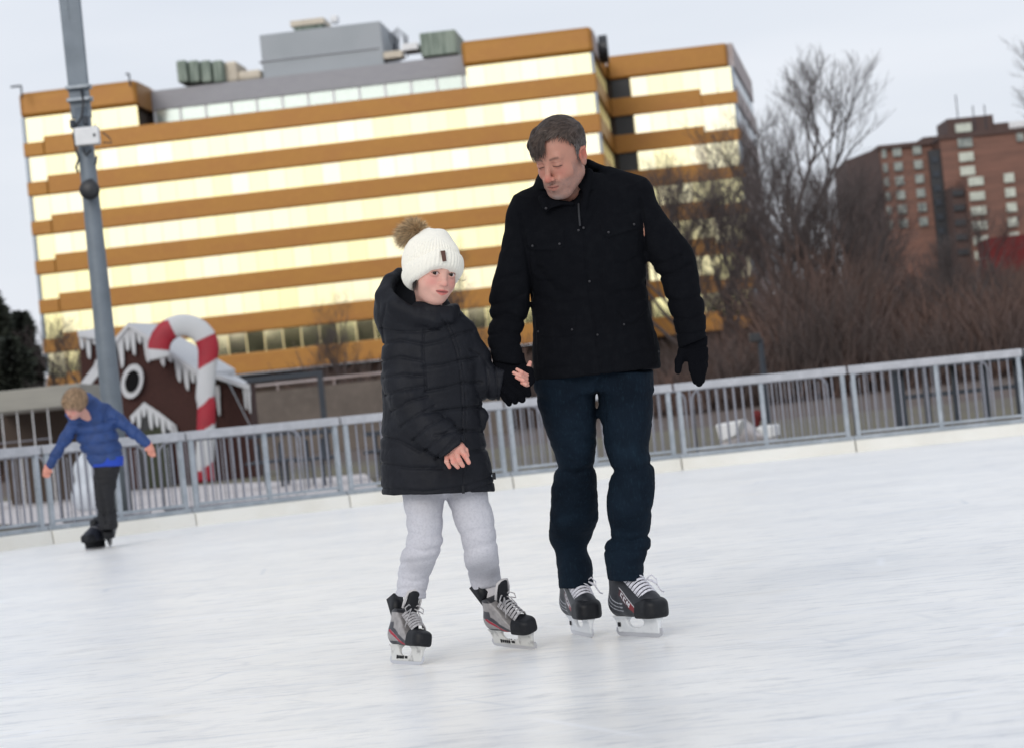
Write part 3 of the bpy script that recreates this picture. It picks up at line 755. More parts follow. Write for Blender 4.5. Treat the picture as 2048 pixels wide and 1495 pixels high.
for sd_, H, sp in ((11, 17, .45), (23, 17, .5), (37, 17, .40), (5, 17, .34)):
    T, C = tree_mesh(sd_, H, sp); r = empty('bare_tree', (0, 0, -500))
    t_ = T.build('trunk', m_bark, r, org=(0, 0, -500), recalc=False) if 0 else None
    me = bpy.data.meshes.new('trunk'); me.from_pydata(T.v, [], T.f); me.materials.append(m_bark); me2 = bpy.data.meshes.new('crown'); me2.from_pydata(C.v, [], C.f); me2.materials.append(m_twig)
    bpy.data.objects.remove(r); PROTO.append((me, me2))
TREES = [ # px of trunk base x, Y, height m, proto, label
 (1655, 150, 21.5, 0, 'tallest bare tree, wide crown rising above the brick apartments at right'),
 (1745, 170, 14.0, 1, 'bare tree right of the tallest one, crown against the brick apartments'),
 (1560, 190, 20.5, 3, 'slender bare tree hard against the right corner of the gold office block'),
 (1600, 160, 13.0, 2, 'shorter bare tree between the office block and the tallest bare tree'),
 (1375, 120, 12.6, 0, 'dark bare tree in front of the right wing of the gold office block'),
 (1450, 135, 13.6, 2, 'thin bare tree just left of the right end of the office block'),
 (1500, 130, 13.2, 1, 'low twiggy bare tree at the foot of the office corner, above the man\'s gloved hand'),
 (948, 130, 9.5, 2, 'pale thin bare tree between the white hat and the man'),
 (1625, 118, 10.5, 1, 'dense bare tree low in front of the tallest one, nearest its trunk'),
 (1690, 128, 11.5, 3, 'upright bare tree crowding the lower left of the brick apartments'),
 (1795, 122, 7.5, 0, 'low spreading bare tree under the dark slot of the brick apartments'),
 (1415, 118, 12.5, 3, 'thin bare tree between the dark tree and the office corner, behind the man\'s elbow'),
 (1545, 120, 10.5, 2, 'bare sapling just right of the office corner above the short lamp post'),
 (1880, 140, 7.5, 3, 'low bare tree in front of the middle of the brick apartments'),
 (2262, 120, 17.0, 1, 'bare tree reaching in at the right edge of the photo'),
 (1980, 110, 8.0, 0, 'small bare tree below the red podium'),
 (150, 110, 7.2, 1, 'small bare tree left of the lamp pole, before the office block'),
 (118, 125, 8.6, 0, 'bare tree standing at the left end of the office block'),
 (700, 120, 7.0, 2, 'low bare tree at the foot of the office block, left of the girl'),
 (1700, 120, 9.0, 2, 'low bare tree under the tallest one, above the railing'),
]
def place_tree(px, Y, H, pi, lab, k):
    x = P(px, 700, Y).x; z = hillh(x, Y) if Y > 58 else 0
    me, me2 = PROTO[pi]; s = H/17.0*1.05
    r = empty('bare_tree', (x, Y, z-.1), lab, 'bare tree', 'leafless trees around the office block')
    r.rotation_euler.z = k*1.7; r.scale = (s, s, s)
    for nm, m_ in (('trunk', me), ('crown', me2)):
        o = bpy.data.objects.new(nm, m_); COL.objects.link(o); o.parent = r
for k, t_ in enumerate(TREES): place_tree(*t_, k)
# evergreens at the left edge
def evergreen(px, Y, H, W, lab, seed):
    rnd = random.Random(seed); x = P(px, 700, Y).x; z = hillh(x, Y)-.1; r = empty('evergreen_tree', (x, Y, z), lab, 'evergreen tree', 'dark evergreens at the left edge')
    mb = MB(); mb.tube([Vector((x, Y, z)), Vector((x, Y, z+H*.95))], [.25, .04], 7); mb.build('trunk', m_bark, r)
    mb = MB()
    for i in range(5200):
        t = rnd.random()**.8; zz = z+H*(.04+.96*t); rad = W*(1-t)**.75*(.75+.5*rnd.random())*(.85+.3*math.sin(zz*3+seed))*rnd.random()**.35; an = rnd.random()*6.283
        p = Vector((x+rad*math.cos(an), Y+rad*math.sin(an), zz)); d = Vector((math.cos(an), math.sin(an), rnd.uniform(-.5, .35))).normalized()*rnd.uniform(.25, .6)
        sd2 = Vector((rnd.gauss(0, 1), rnd.gauss(0, 1), rnd.gauss(0, 1))).normalized(); mb.strip([p, p+d*.5, p+d], [.05, .11, .01], sd2)
    mb.build('crown', m_ever, r, recalc=False)
evergreen(-10, 120, 9.4, 2.6, 'tallest dark evergreen, cut by the left edge of the photo', 1); evergreen(48, 126, 8.6, 1.7, 'narrow dark evergreen left of the office block', 2)
evergreen(20, 112, 6.6, 2.2, 'bushy dark evergreen in front of the other two at the left edge', 3)
# brush on the hillside: nobody could count it
mb = MB(); rnd = random.Random(99)
def stem(x, y, h, n=5, w_=.03):
    z = hillh(x, y)-.2; 
    for i in range(n):
        a = Vector((x+rnd.gauss(0, .25), y+rnd.gauss(0, .3), z+rnd.random()*h*.3)); lean = Vector((rnd.gauss(0, .33), rnd.gauss(0, .3), 1)); hh = h*rnd.uniform(.4, 1)
        b_ = a+lean*hh*.5; c_ = b_+(lean+Vector((rnd.gauss(0, .35), rnd.gauss(0, .3), 0)))*hh*.5
        sd2 = Vector((rnd.gauss(0, 1), rnd.gauss(0, .5), rnd.gauss(0, .2))).normalized(); mb.strip([a, b_, c_], [w_*1.6, w_*1.2, w_*.4], sd2)
for i in range(8500):  # right hillside
    y = rnd.uniform(95, 260); px = rnd.uniform(1330, 2120) if rnd.random() > .12 else rnd.uniform(1230, 1400); x = P(px, 700, y).x
    if y > 200 and x < 30: continue
    tall = (3.4+2.6*rnd.random())*(1 if px < 1740 else .62) if px > 1560 else 1.6+2.6*rnd.random()*((px-1230)/330)
    stem(x, y, tall*(.7+.6*vnoise(np.array([[x, y, 0.]]), .12)[0]+.3), 6, .026)
for i in range(900): # middle and left low scrub
    y = rnd.uniform(106, 160); px = rnd.choice([rnd.uniform(600, 800), rnd.uniform(940, 1100), rnd.uniform(-60, 130)]); x = P(px, 760, y).x
    stem(x, y, 2.4+1.8*rnd.random(), 5, .035)
tag(mb.build('brush', m_brush, recalc=False), 'dense brown leafless scrub covering the slope behind the railing', 'scrub', kind='stuff')
# woodland behind the photographer, seen mirrored in the lowest gold windows
mb = MB()
for i in range(9500):
    x = rnd.uniform(-200, 20); top_ = 26+5*vnoise(np.array([[x, 3., 0.]]), .09)[0]*2+4*vnoise(np.array([[x, 9., 0.]]), .4)[0]; z = rnd.random()**.7*top_
    p = Vector((x, -95+rnd.gauss(0, 3), z)); s_ = rnd.uniform(.7, 1.5)*(1.0 if z < top_-3 else .6)
    a = Vector((rnd.gauss(0, 1), rnd.gauss(0, .4), rnd.gauss(0, 1))).normalized()*s_; b_ = a.cross(Vector((0, 1, 0))).normalized()*s_
    mb.add([p-a, p-b_, p+a, p+b_*.7], [(0, 1, 2, 3)])
tag(mb.build('woodland', m_ever, recalc=False), 'dark line of trees reflected in the lowest gold windows', 'woodland', kind='stuff')
# ================================================================== gingerbread house
YG = 60.0
ging = empty('gingerbread_house', (P(300, 940, YG).x, YG+1, 0), 'brown gingerbread display house with white icing roof and round window', 'display house')
def gp(x, y, d=0): return P(x, y, YG+d)
def gslab(name, m, pts, d, th, parent=ging, bev=0):
    """upright board: outline traced at its own distance, real thickness th backwards"""
    mb = MB(); pl = [gp(x, y, d) for x, y in pts]; mb.prism(pl, Vector((0, th, 0))); return mb.build(name, m, parent)
z0 = 0
def down(x, y, d=0):  # point under (x,y) on the ground in pixel terms
    q = gp(x, y, d); q.z = 0; X, Y_ = proj(np.array([tuple(q)])); return (float(X[0]), float(Y_[0]))
wall = gslab('front_wall', m_ging, [(196, 722), (258, 650), (397, 742), (400, 800), down(400, 800), down(205, 760)], .3, 2.2)
gslab('side_wall', m_ging, [(158, 690), (192, 668), (200, 760), down(200, 760), down(166, 760)], 1.2, 1.6)
gslab('wing_wall', m_ging, [(398, 770), (495, 766), (497, 800), down(497, 800), down(405, 800)], .9, 1.8)
# roofs as sloped slabs
def roof(pts3, th=.12, m=m_icing, name='roof'):
    mb = MB(); mb.prism([gp(x, y, d) for x, y, d in pts3], Vector((0, 0, -th))); return mb.build(name, m, ging)
roof([(256, 645, .1), (318, 648, 2.4), (470, 738, 2.4), (400, 746, .1)]); roof([(256, 645, .1), (318, 648, 2.4), (232, 700, 2.6), (188, 728, .1)])
roof([(395, 735, .5), (425, 722, 2.6), (492, 762, 2.6), (498, 770, .5)]); roof([(155, 663, .9), (200, 655, 2.8), (215, 668, 2.8), (193, 670, .9)])
def drips(name, line, lens, d, th=.08, m=m_icing):
    """icing: upper edge follows line, lower edge hangs in rounded drips"""
    pts = list(line); low = []
    n = len(lens); 
    def at(t):
        k = min(int(t*(len(line)-1)), len(line)-2); u = t*(len(line)-1)-k; return (line[k][0]*(1-u)+line[k+1][0]*u, line[k][1]*(1-u)+line[k+1][1]*u)
    for i in range(n):
        t0, t1 = i/n, (i+1)/n; L_ = lens[i]
        for u, f in ((.0, .22), (.10, .40), (.20, .82), (.34, .98), (.62, 1), (.76, .84), (.88, .42)):
            x, y = at(t0+(t1-t0)*u); low.append((x+L_*f*.09, y+L_*f))
    x, y = at(1); low.append((x+2, y+lens[-1]*.3))
    return gslab(name, m, pts+low[::-1], d, th)
drips('icing', [(256, 644), (290, 666), (330, 694), (370, 722), (402, 744)], [62, 30, 58, 26, 44, 24, 52, 58, 34, 60], .16)
drips('icing', [(258, 644), (226, 680), (190, 722)], [50, 70, 40, 66, 30], .16)
drips('icing', [(155, 661), (192, 659)], [38, 58, 30], 1.05)
gslab('icing', m_icing, [(196, 720), (198, 748), (180, 770), (160, 800), (125, 845), (118, 872), (110, 876), (105, 842), (112, 826), (150, 780)], .12, .12)
drips('icing', [(420, 772), (438, 770)], [56, 60], .75); drips('icing', [(484, 766), (499, 768)], [52, 58], .6)
def ellipse(cx_, cy_, rx, ry, n=28, tilt=-.1): return [(cx_+rx*math.cos(a)*1-ry*math.sin(a)*tilt*-1, cy_+ry*math.sin(a)+rx*math.cos(a)*tilt) for a in [2*math.pi*i/n for i in range(n)]]
wn = gslab('round_window', m_icing, ellipse(264, 762, 22, 34), .10, .14); gslab('pane', mat('dark pane', (.004, .004, .005), .6, spec=.1), ellipse(264, 762, 14, 22), .07, .02, wn)
dr = gslab('door', m_black, [(272, 840), (288, 824), (318, 832), (338, 852), down(342, 860), down(270, 850)], .20, .08)
gslab('door_panel', mat('mossy door', s2l(58, 62, 48), .9), [(284, 862), (326, 850), (332, 870), down(334, 870), down(286, 870)], .17, .02, dr)
drips('door_icing', [(260, 832), (288, 803), (322, 826), (352, 850)], [18, 40, 28, 48, 34, 42, 22, 30], .12)
gslab('door_icing', m_icing, [(338, 848), (352, 850), (358, 880), (346, 884)], .12, .08)
# candy cane
cane = empty('candy_cane', (P(405, 940, YG-.6).x, YG-.6, 0), 'giant red and white striped candy cane leaning by the gingerbread house', 'candy cane')
path = []
c0 = (365, 702)
for k in range(13):
    an = math.radians(200-k*200/12); path.append((c0[0]+50*math.cos(an)+2, c0[1]-50*math.sin(an)-2))
for k in range(1, 16): path.append((path[12][0]+k*(-1.2 if k < 7 else -.5), path[12][1]+k*15.5))
half = [14.5]*13+[15.5]*15
cw = []; 
for i, (x, y) in enumerate(path):
    w0 = P(x, y, YG-.6); cw.append(w0)
cw = [p for p in cw if p.z > .02]+[Vector((cw[-1].x, YG-.6, 0))]
nsub = []; 
for i in range(len(cw)-1):
    for u in (0, .25, .5, .75): nsub.append(cw[i].lerp(cw[i+1], u))
nsub.append(cw[-1])
Ls = [0]
for i in range(1, len(nsub)): Ls.append(Ls[-1]+(nsub[i]-nsub[i-1]).length)
mb = MB(); n = 20; b0 = 0; t_prev = None
for i, p in enumerate(nsub):
    t = (nsub[min(i+1, len(nsub)-1)]-nsub[max(i-1, 0)]).normalized(); u = Vector((0, 1, 0)); wv = t.cross(u).normalized()
    for k in range(n):
        an = 2*math.pi*k/n; mb.v.append(tuple(p+u*.12*math.sin(an)+wv*(.272 if i < 44 else .228+.044*max(0, (56-i)/12))*math.cos(an)))
per = .80*2
for i in range(len(nsub)-1):
    for k in range(n):
        k2 = (k+1) % n; an = 2*math.pi*(k+.5)/n; ph = ((Ls[i]+Ls[i+1])/2+.16*math.cos(an)*(1 if i > 48 else .1)-.05)/per % 1
        mb.f.append((i*n+k, i*n+k2, (i+1)*n+k2, (i+1)*n+k)); mb.m.append(1 if .11 < ph < .52 else 0)
mb.f.append(tuple(range(n))); mb.m.append(0); mb.f.append(tuple((len(nsub)-1)*n+k for k in range(n))); mb.m.append(0)
mb.build('cane', [m_icing, m_cred], cane, smooth=True)
mb = MB(); mb.tube([P(456, 762, YG-.7), P(500, 850, YG-.7)], .012, 5); mb.build('guy_wire', m_galv, cane)
# ================================================================== shelter at the left
YS = 50.0
sh = empty('shelter', (P(60, 880, YS).x, YS+1.5, 0), 'low open shelter with cream fascia board and thin white posts at the left edge', 'shelter')
a = P(-60, 795, YS); b_ = P(160, 776, YS)
mb = MB(); mb.hexa([Vector((a.x, YS, 1.98)), Vector((b_.x, YS, 1.98)), Vector((b_.x, YS+3, 1.98)), Vector((a.x, YS+3, 1.98)), Vector((a.x, YS, 2.42)), Vector((b_.x, YS, 2.42)), Vector((b_.x, YS+3, 2.42)), Vector((a.x, YS+3, 2.42))]); mb.build('fascia', m_cream, sh, bevel=.02)
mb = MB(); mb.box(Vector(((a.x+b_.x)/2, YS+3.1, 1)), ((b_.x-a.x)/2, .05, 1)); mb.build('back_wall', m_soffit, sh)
for x in (-30, 6, 37, 68, 99): q = P(x, 860, YS+.1); mb = MB(); mb.tube([Vector((q.x, YS+.1, 0)), Vector((q.x, YS+.1, 1.98))], .012, 6); mb.build('post', m_white, sh)
mb = MB(); mb.tube([Vector((a.x, YS+.1, 1.35)), Vector((P(101, 860, YS).x, YS+.1, 1.35))], .012, 6); mb.build('rail', m_galvd, sh)
# ================================================================== stone wall, dark frames, lamp posts
YW = 100.0
a = P(440, 800, YW); b_ = P(1010, 740, YW)
mb = MB(); zt_ = P(600, 775, YW).z; mb.hexa([Vector((a.x, YW, 0)), Vector((b_.x, YW, 0)), Vector((b_.x, YW+2, 0)), Vector((a.x, YW+2, 0)), Vector((a.x, YW, zt_)), Vector((b_.x, YW, zt_)), Vector((b_.x, YW+2, zt_)), Vector((a.x, YW+2, zt_))])
tag(mb.build('retaining_wall', m_stone, org=Vector(((a.x+b_.x)/2, YW, 0))), 'long rough stone retaining wall between the gingerbread house and the girl', 'wall')
wr = empty('wall_railing', (P(600, 770, YW).x, YW+.5, zt_), 'thin pale handrail along the top of the stone wall', 'railing')
mb = MB(); mb.tube([Vector((a.x, YW+.5, zt_+.28)), Vector((b_.x, YW+.5, zt_+.28))], .05, 6); mb.build('rail', m_palepink, wr)
for i in range(6): mb = MB(); q = a.lerp(b_, i/5); mb.tube([Vector((q.x, YW+.5, zt_)), Vector((q.x, YW+.5, zt_+.28))], .03, 5); mb.build('post', m_palepink, wr)
def post_frame():
    Yf = 78.0; t0 = P(640, 752, Yf); t1 = P(486, 766, Yf)
    r = empty('gantry', ((t0.x+t1.x)/2, Yf, 0), 'dark square steel portal frame standing before the stone wall, left of the girl', 'gantry')
    z = (t0.z+t1.z)/2
    mb = MB(); mb.box(Vector((t0.x, Yf, z/2)), (.09, .09, z/2)); mb.build('post', m_dark, r); mb = MB(); mb.box(Vector((t1.x, Yf, z/2)), (.09, .09, z/2)); mb.build('post', m_dark, r)
    mb = MB(); mb.box(Vector(((t0.x+t1.x)/2, Yf, z+.09)), ((t0.x-t1.x)/2+.09, .09, .09)); mb.build('beam', m_dark, r)
post_frame()
q = P(1520, 676, 62.0); lp = empty('lamp_post', (q.x, 62, 0), 'short dark lamp post with a box head behind the railing, right of the man', 'lamp post')
mb = MB(); mb.tube([Vector((q.x, 62, 0)), Vector((q.x, 62, q.z))], [.09, .07], 8); mb.build('post', m_dark, lp); mb = MB(); mb.box(Vector((q.x-.13, 62, q.z+.02)), (.14, .12, .11)); mb.build('lamp_head', m_black, lp, bevel=.02)
# picnic tables, dark
def picnic(px0, px1, Y, lab, ztop=.78):
    a = P(px0, 930, Y).x; b_ = P(px1, 930, Y).x; r = empty('picnic_table', ((a+b_)/2, Y, 0), lab, 'picnic table', 'picnic tables behind the railing')
    mb = MB(); mb.box(Vector(((a+b_)/2, Y, ztop)), ((b_-a)/2, .36, .04)); mb.build('table_top', m_dark, r, bevel=.01)
    for dy in (-.62, .62): mb = MB(); mb.box(Vector(((a+b_)/2, Y+dy, .46)), ((b_-a)/2, .14, .025)); mb.build('bench', m_dark, r, bevel=.01)
    for x in (a+.2, b_-.2):
        mb = MB(); mb.tube([Vector((x, Y-.62, .45)), Vector((x, Y-.3, .78))], .03, 6); mb.tube([Vector((x, Y-.6, .0)), Vector((x, Y-.6, .45)), Vector((x, Y+.6, .45)), Vector((x, Y+.6, 0))], .03, 6); mb.tube([Vector((x, Y-.2, .78)), Vector((x, Y-.2, .45))], .03, 6); mb.build('leg', m_dark, r)
picnic(500, 590, 44, 'dark picnic table nearest the candy cane behind the railing', .95); picnic(596, 676, 41, 'dark picnic table behind the railing, just left of the girl', .9); picnic(735, 830, 43, 'dark picnic table behind the railing, hidden by the girl\'s coat')
# tall dark steel counter on the right
Yc = 40.0; a = P(1788, 725, Yc); b_ = P(2075, 700, Yc)
r = empty('steel_counter', ((a.x+b_.x)/2, Yc, 0), 'long dark steel frame with thick top beam and legs behind the railing at far right', 'counter')
mb = MB(); mb.box(Vector(((a.x+b_.x)/2, Yc, a.z-.07)), ((b_.x-a.x)/2, .4, .085)); mb.build('top_beam', m_dark, r, bevel=.01)
for x in (1796, 1850, 1908, 1968, 2040):
    q = P(x, 760, Yc); mb = MB(); mb.box(Vector((q.x, Yc, a.z/2-.08)), (.09 if x in (1796, 2040) else .045, .06, a.z/2-.075)); mb.build('leg', m_dark, r)
mb = MB(); mb.box(Vector(((a.x+b_.x)/2, Yc-.02, P(1850, 790, Yc).z)), ((b_.x-a.x)/2-.1, .03, .035)); mb.build('cross_bar', m_dark, r)
# white boulders / markers, red cone, mound
def boulder(poly, Y, lab, th=.5, m=m_white, name='concrete_block'):
    mb = MB(); pl = [P(x, y, Y) for x, y in poly]; mb.prism(pl, Vector((.15, th, 0))); return tag(mb.build(name, m, org=Vector((sum(p.x for p in pl)/len(pl), Y, 0)), bevel=.03), lab, 'block')
boulder([(1430, 848), (1484, 838), (1470, 872), (1440, 884)], 40, 'white angular block behind the railing, left one of two'); boulder([(1508, 853), (1548, 848), (1552, 872), (1532, 878)], 40.5, 'white angular block behind the railing, right one of two')
boulder([(1440, 884), (1484, 842), (1506, 866), (1545, 880), (1560, 925), (1442, 930)], 41, 'grey sloped concrete slab between the two white blocks', .4, m_plaza, 'concrete_slab')
q = P(1514, 830, 38)
S = SDF(); sphere(S, (0, 0, 0), .085); cone(S, (0, 0, 0), (-.02, 0, -.14), .075, .05, .03)
me = mesh_sdf(S, 'red_bollard', (-.3, -.2, -.7), (.3, .2, .3), .02)
o = link('red_bollard', me, m_red); o.location = q; tag(o, 'small red bollard top between the two white blocks', 'bollard')
mb_c = P(188, 950, 40); S = SDF()
for dx, dz, r_ in ((0, -.25, .34), (-.05, .1, .28), (.06, .38, .2), (.12, -.4, .3), (-.15, -.35, .25)): sphere(S, (dx, 0, dz), r_, .12)
me = mesh_sdf(S, 'snow_mound', (-.8, -.5, -.9), (.8, .5, .8), .04); o = link('snow_mound', me, m_snow); o.location = mb_c; tag(o, 'frosty white lumpy mound behind the railing next to the boy\'s legs', 'snow mound')
# ================================================================== people: helpers
def Q(px, py, Y): return np.array(P(px, py, Y))
def pxr(r, Y): return r*Y/FPX
def pchain(S, pts, k=.012, flat=None):
    """pts: (px, py, Y, r_px)"""
    chain(S, [Q(a, b, c) for a, b, c, r in pts], [pxr(r, c) for a, b, c, r in pts], k, flat)
WB = np.array([[R_.x, F_.x, U_.x], [R_.y, F_.y, U_.y], [R_.z, F_.z, U_.z]])
def face_rot(yaw, pitch, roll):
    y, p, r = map(math.radians, (yaw, pitch, roll))
    cy, sy, cp, sp, c, s = math.cos(y), math.sin(y), math.cos(p), math.sin(p), math.cos(r), math.sin(r)
    Rz = np.array([[cy, -sy, 0], [sy, cy, 0], [0, 0, 1]]); Rx = np.array([[1, 0, 0], [0, cp, -sp], [0, sp, cp]]); Ry = np.array([[c, 0, s], [0, 1, 0], [-s, 0, c]])
    return WB @ Ry @ Rz @ Rx @ np.array([[-1, 0, 0], [0, -1, 0], [0, 0, 1.]])
def local_op(S, sub, c, rot, sc, rad, k=.01, op='u'):
    c = np.array(c); rot = np.array(rot)
    return S.add(lambda p: sub.ev(((p-c) @ rot/sc).astype(np.float32))*sc, c, rad*sc, k, op)
def head_sdf(child=False, features=True, eyes='open', smile=0):
    H = SDF()
    ellip(H, (0, -.012, .035), (.078, .096, .088))                          # cranium
    ellip(H, (0, .022, .03), (.064, .066, .062), k=.03)                     # forehead
    if not features: return H
    if child:
        ellip(H, (0, .030, -.035), (.060, .056, .069), k=.03)
        ellip(H, (.034, .046, -.038), (.030, .032, .030), k=.02); ellip(H, (-.034, .046, -.038), (.030, .032, .030), k=.02)
        ellip(H, (0, .056, -.088), (.026, .026, .020), k=.030)
        ellip(H, (0, .01, -.07), (.048, .055, .035), k=.03)
    else:
        ellip(H, (0, .030, -.038), (.061, .058, .078), k=.03)
        ellip(H, (.036, .052, -.034), (.026, .026, .024), k=.022); ellip(H, (-.036, .052, -.034), (.026, .026, .024), k=.022)
        ellip(H, (0, .063, -.107), (.030, .024, .021), k=.028)
        for s in (-1, 1): cone(H, (s*.056, .0, -.062), (s*.026, .060, -.100), .016, .016, k=.03)   # jaw line
        cone(H, (-.040, .078, .022), (.040, .078, .022), .010, .010, k=.018)                        # brow ridge
        for s in (-1, 1): cone(H, (s*.027, .088, -.054), (s*.041, .070, -.078), .008, .006, k=.016) # smile folds
    for s in (-1, 1):
        ellip(H, (s*.032, .104 if not child else .094, -.001), (.019, .018, .012), k=.014, op='s')  # sockets
    if child:
        cone(H, (0, .080, .006), (0, .096, -.026), .007, .009, k=.014); sphere(H, (0, .101, -.031), .0105, k=.008)
        for s in (-1, 1): ellip(H, (s*.011, .092, -.034), (.0075, .009, .0065), k=.006)
        for s in (-1, 1): ellip(H, (s*.006, .100, -.0415), (.0028, .004, .0022), k=.002, op='s')
    else:
        cone(H, (0, .086, .012), (0, .107, -.034), .0075, .0095, k=.012); sphere(H, (0, .113, -.043), .0112, k=.010)
        for s in (-1, 1): ellip(H, (s*.0125, .100, -.046), (.0085, .011, .0075), k=.006)
        for s in (-1, 1): ellip(H, (s*.0075, .108, -.0555), (.004, .005, .0025), k=.002, op='s')
    # eyes: ball + lids
    ey = .0745 if child else .0785
    for s in (-1, 1):
        if eyes == 'open':
            ellip(H, (s*.032, ey, -.0005), (.0175, .0150, .0145), k=.004)
            ellip(H, (s*.032, ey+.014, -.0008), (.0134, .010, .0052), k=.0015, op='s')
        else:
            ellip(H, (s*.032, ey, -.001), (.0165, .0150, .0135), k=.006)
            cone(H, (s*.019, ey+.013, -.0075), (s*.046, ey+.006, -.0065), .0016, .0014, k=.0015, op='s')
    mz = -.060 if child else -.076; my = .080 if child else .0855
    ellip(H, (0, my, mz), (.030, .014 if child else .0095, .018), k=.016)
    if not child:
        for s in (-1, 1): cone(H, (s*.0185, .100, -.044), (s*.034, .082, -.076), .0008, .0010, k=.0045, op='s')                        # muzzle
    for s in (-1, 1): cone(H, (s*.002, my+(.0135 if child else .0118), mz+.0052), (s*.023, my+.001, mz+.001+smile), .0036, .0014, k=.005)
    cone(H, (-.015, my+.004, mz-.0070), (.015, my+.004, mz-.0070), .0032, .0032, k=.006); sphere(H, (0, my+(.0105 if child else .0065), mz-.008), .0046, k=.007)
    gap = .0040 if child else .0010
    cone(H, (-.019, my+.012, mz-.001), (0, my+.019, mz-.0015), .0008, gap, k=.002, op='s'); cone(H, (0, my+.019, mz-.0015), (.019, my+.012, mz-.001), gap, .0008, k=.002, op='s')
    for s in (-1, 1):                                                        # ears
        cone(H, (s*.084, .006, .012), (s*.087, -.020, .018), .0035, .0040, k=.004); cone(H, (s*.087, -.020, .018), (s*.084, -.018, -.016), .0040, .0035, k=.004)
        ellip(H, (s*.079, -.008, -.006), (.0085, .019, .031), k=.006); ellip(H, (s*.088, -.004, -.004), (.008, .011, .019), k=.004, op='s'); ellip(H, (s*.081, -.002, -.030), (.007, .010, .010), k=.006)
    return H
def gauss(q, c, r):
    d = (q-np.array(c))/np.array(r); return np.exp(-(d*d).sum(1))
def lerpc(c, col, m): return c*(1-m[:, None])+np.array(col)*m[:, None]
def face_color(q, child, eyes, base, brow, stubble=0):
    c = np.tile(np.array(base, float), (len(q), 1)); my = .080 if child else .0855; mz = -.060 if child else -.076
    X = np.abs(q[:, 0]); fr = (q[:, 1] > .03)
    pink = np.array(base)*np.array([1.0, .70, .74])
    for s in (-1, 1): c = lerpc(c, pink, gauss(q, (s*.038, .07, -.030), (.022, .035, .020))*(.85 if child else .55))
    c = lerpc(c, np.array(base)*np.array([1.02, .60, .62]), gauss(q, (0, .113, -.034 if child else -.043), (.016, .02, .014))*(.4 if child else .95))
    c = lerpc(c, np.array(base)*np.array([1.05, .60, .58]), (X > .076)*np.clip(1-np.abs(q[:, 2])/.04, 0, 1)*.9)
    c = lerpc(c, np.array(base)*np.array([.80, .66, .68]), gauss(np.stack([X, q[:, 1], q[:, 2]], 1), (.032, .085, -.014), (.018, .03, .005))*.35)
    if stubble:
        n = vnoise(q, 420)*.6+vnoise(q, 160)*.15
        m = np.clip((-.048-q[:, 2])/.012, 0, 1)*np.clip((q[:, 1]+.02)/.03, 0, 1)*np.clip(1-np.maximum(0, -q[:, 2]-.125)/.015, 0, 1)*(1-.6*gauss(q, (0, .1, -.077), (.02, .05, .007)))
        m = np.maximum(m, gauss(q, (0, .1, -.0635), (.027, .03, .0055))*.75); side = np.clip((X-.052)/.01, 0, 1)*np.clip((.0-q[:, 2])/.03, 0, 1)*(q[:, 1] > -.01)*(q[:, 1] < .05)
        c = lerpc(c, (.17, .13, .12), np.clip(np.maximum(m, side*.8)*stubble*(1+n*1.2), 0, .75))
        c = lerpc(c, (.36, .33, .32), gauss(q, (0, .085, -.120), (.022, .03, .014))*.55)
        c = lerpc(c, (.12, .09, .08), gauss(q, (0, .1, -.092), (.008, .03, .004))*.6)
    # lips
    lipc = np.array(base)*(np.array([.92, .42, .46]) if child else np.array([.82, .48, .48]))
    lw = .025 if child else .025
    arch = .0065*(1-(X/lw)**2)
    up = (q[:, 2] < mz+arch*1.15) & (q[:, 2] > mz-.0015); lo = (q[:, 2] <= mz-.0015) & (q[:, 2] > mz-.0015-.012*(1-(X/lw)**2))
    smi = .0035*(X/lw)**2*(.5 if child else 1.2)
    tu = np.clip((mz+arch*1.1+smi-q[:, 2])/.0022+.5, 0, 1); tl = np.clip((q[:, 2]-(mz-.0015-.0112*(1-(X/lw)**2)+smi))/.0025+.5, 0, 1)
    c = lerpc(c, lipc, tu*tl*np.clip((lw-X)/.003, 0, 1)*(q[:, 1] > my-.004)*(.9 if child else .5))
    c = lerpc(c, (.10, .03, .03), np.exp(-((q[:, 2]-mz+.0012-smi)/(.0036*(1-.6*(X/lw)**2) if child else .0016))**2)*np.clip((lw-X)/.003, 0, 1)*(q[:, 1] > my-.002)*.9)
    # brows
    bz = .0175+.004*np.sin(np.clip((X-.014)/.036, 0, 1)*2.4); bt = .0026 if child else .0040
    m = np.clip(1.4-np.abs(q[:, 2]-bz)/bt, 0, 1)*np.clip((X-.011)/.004, 0, 1)*np.clip((.050-X)/.006, 0, 1)*fr
    c = lerpc(c, brow, m*(.85 if child else .72)*(.85+.5*vnoise(q, 600)))
    ex = (X-.032)/.0145
    if eyes == 'open':
        top = -.0003+.0058*(1-ex**2); m = (np.abs(q[:, 2]-top-.0006) < .0016) & (np.abs(ex) < 1.08) & fr
        c = lerpc(c, (.03, .02, .018), m*.9)
        m = (np.abs(q[:, 2]-top-.0050) < .0011) & (np.abs(ex) < 1) & fr; c = lerpc(c, np.array(base)*.55, m*.5)  # shading above the upper lid put into the skin colour
    else:
        m = np.exp(-((q[:, 2]+.0070+.0012*ex)/.0019)**2)*(np.abs(ex) < 1.05)*fr; c = lerpc(c, (.035, .024, .022), m*.95)
        c = lerpc(c, np.array(base)*np.array([.62, .52, .54]), gauss(np.stack([X, q[:, 1], q[:, 2]], 1), (.026, .085, .006), (.016, .03, .007))*.45)  # socket shade under the brow put into the skin colour
        m = np.exp(-((q[:, 2]-.0065)/.0013)**2)*(np.abs(ex) < 1.1)*fr; c = lerpc(c, np.array(base)*np.array([.5, .42, .42]), m*.6)  # lid crease shade drawn into the skin colour as well
    return c
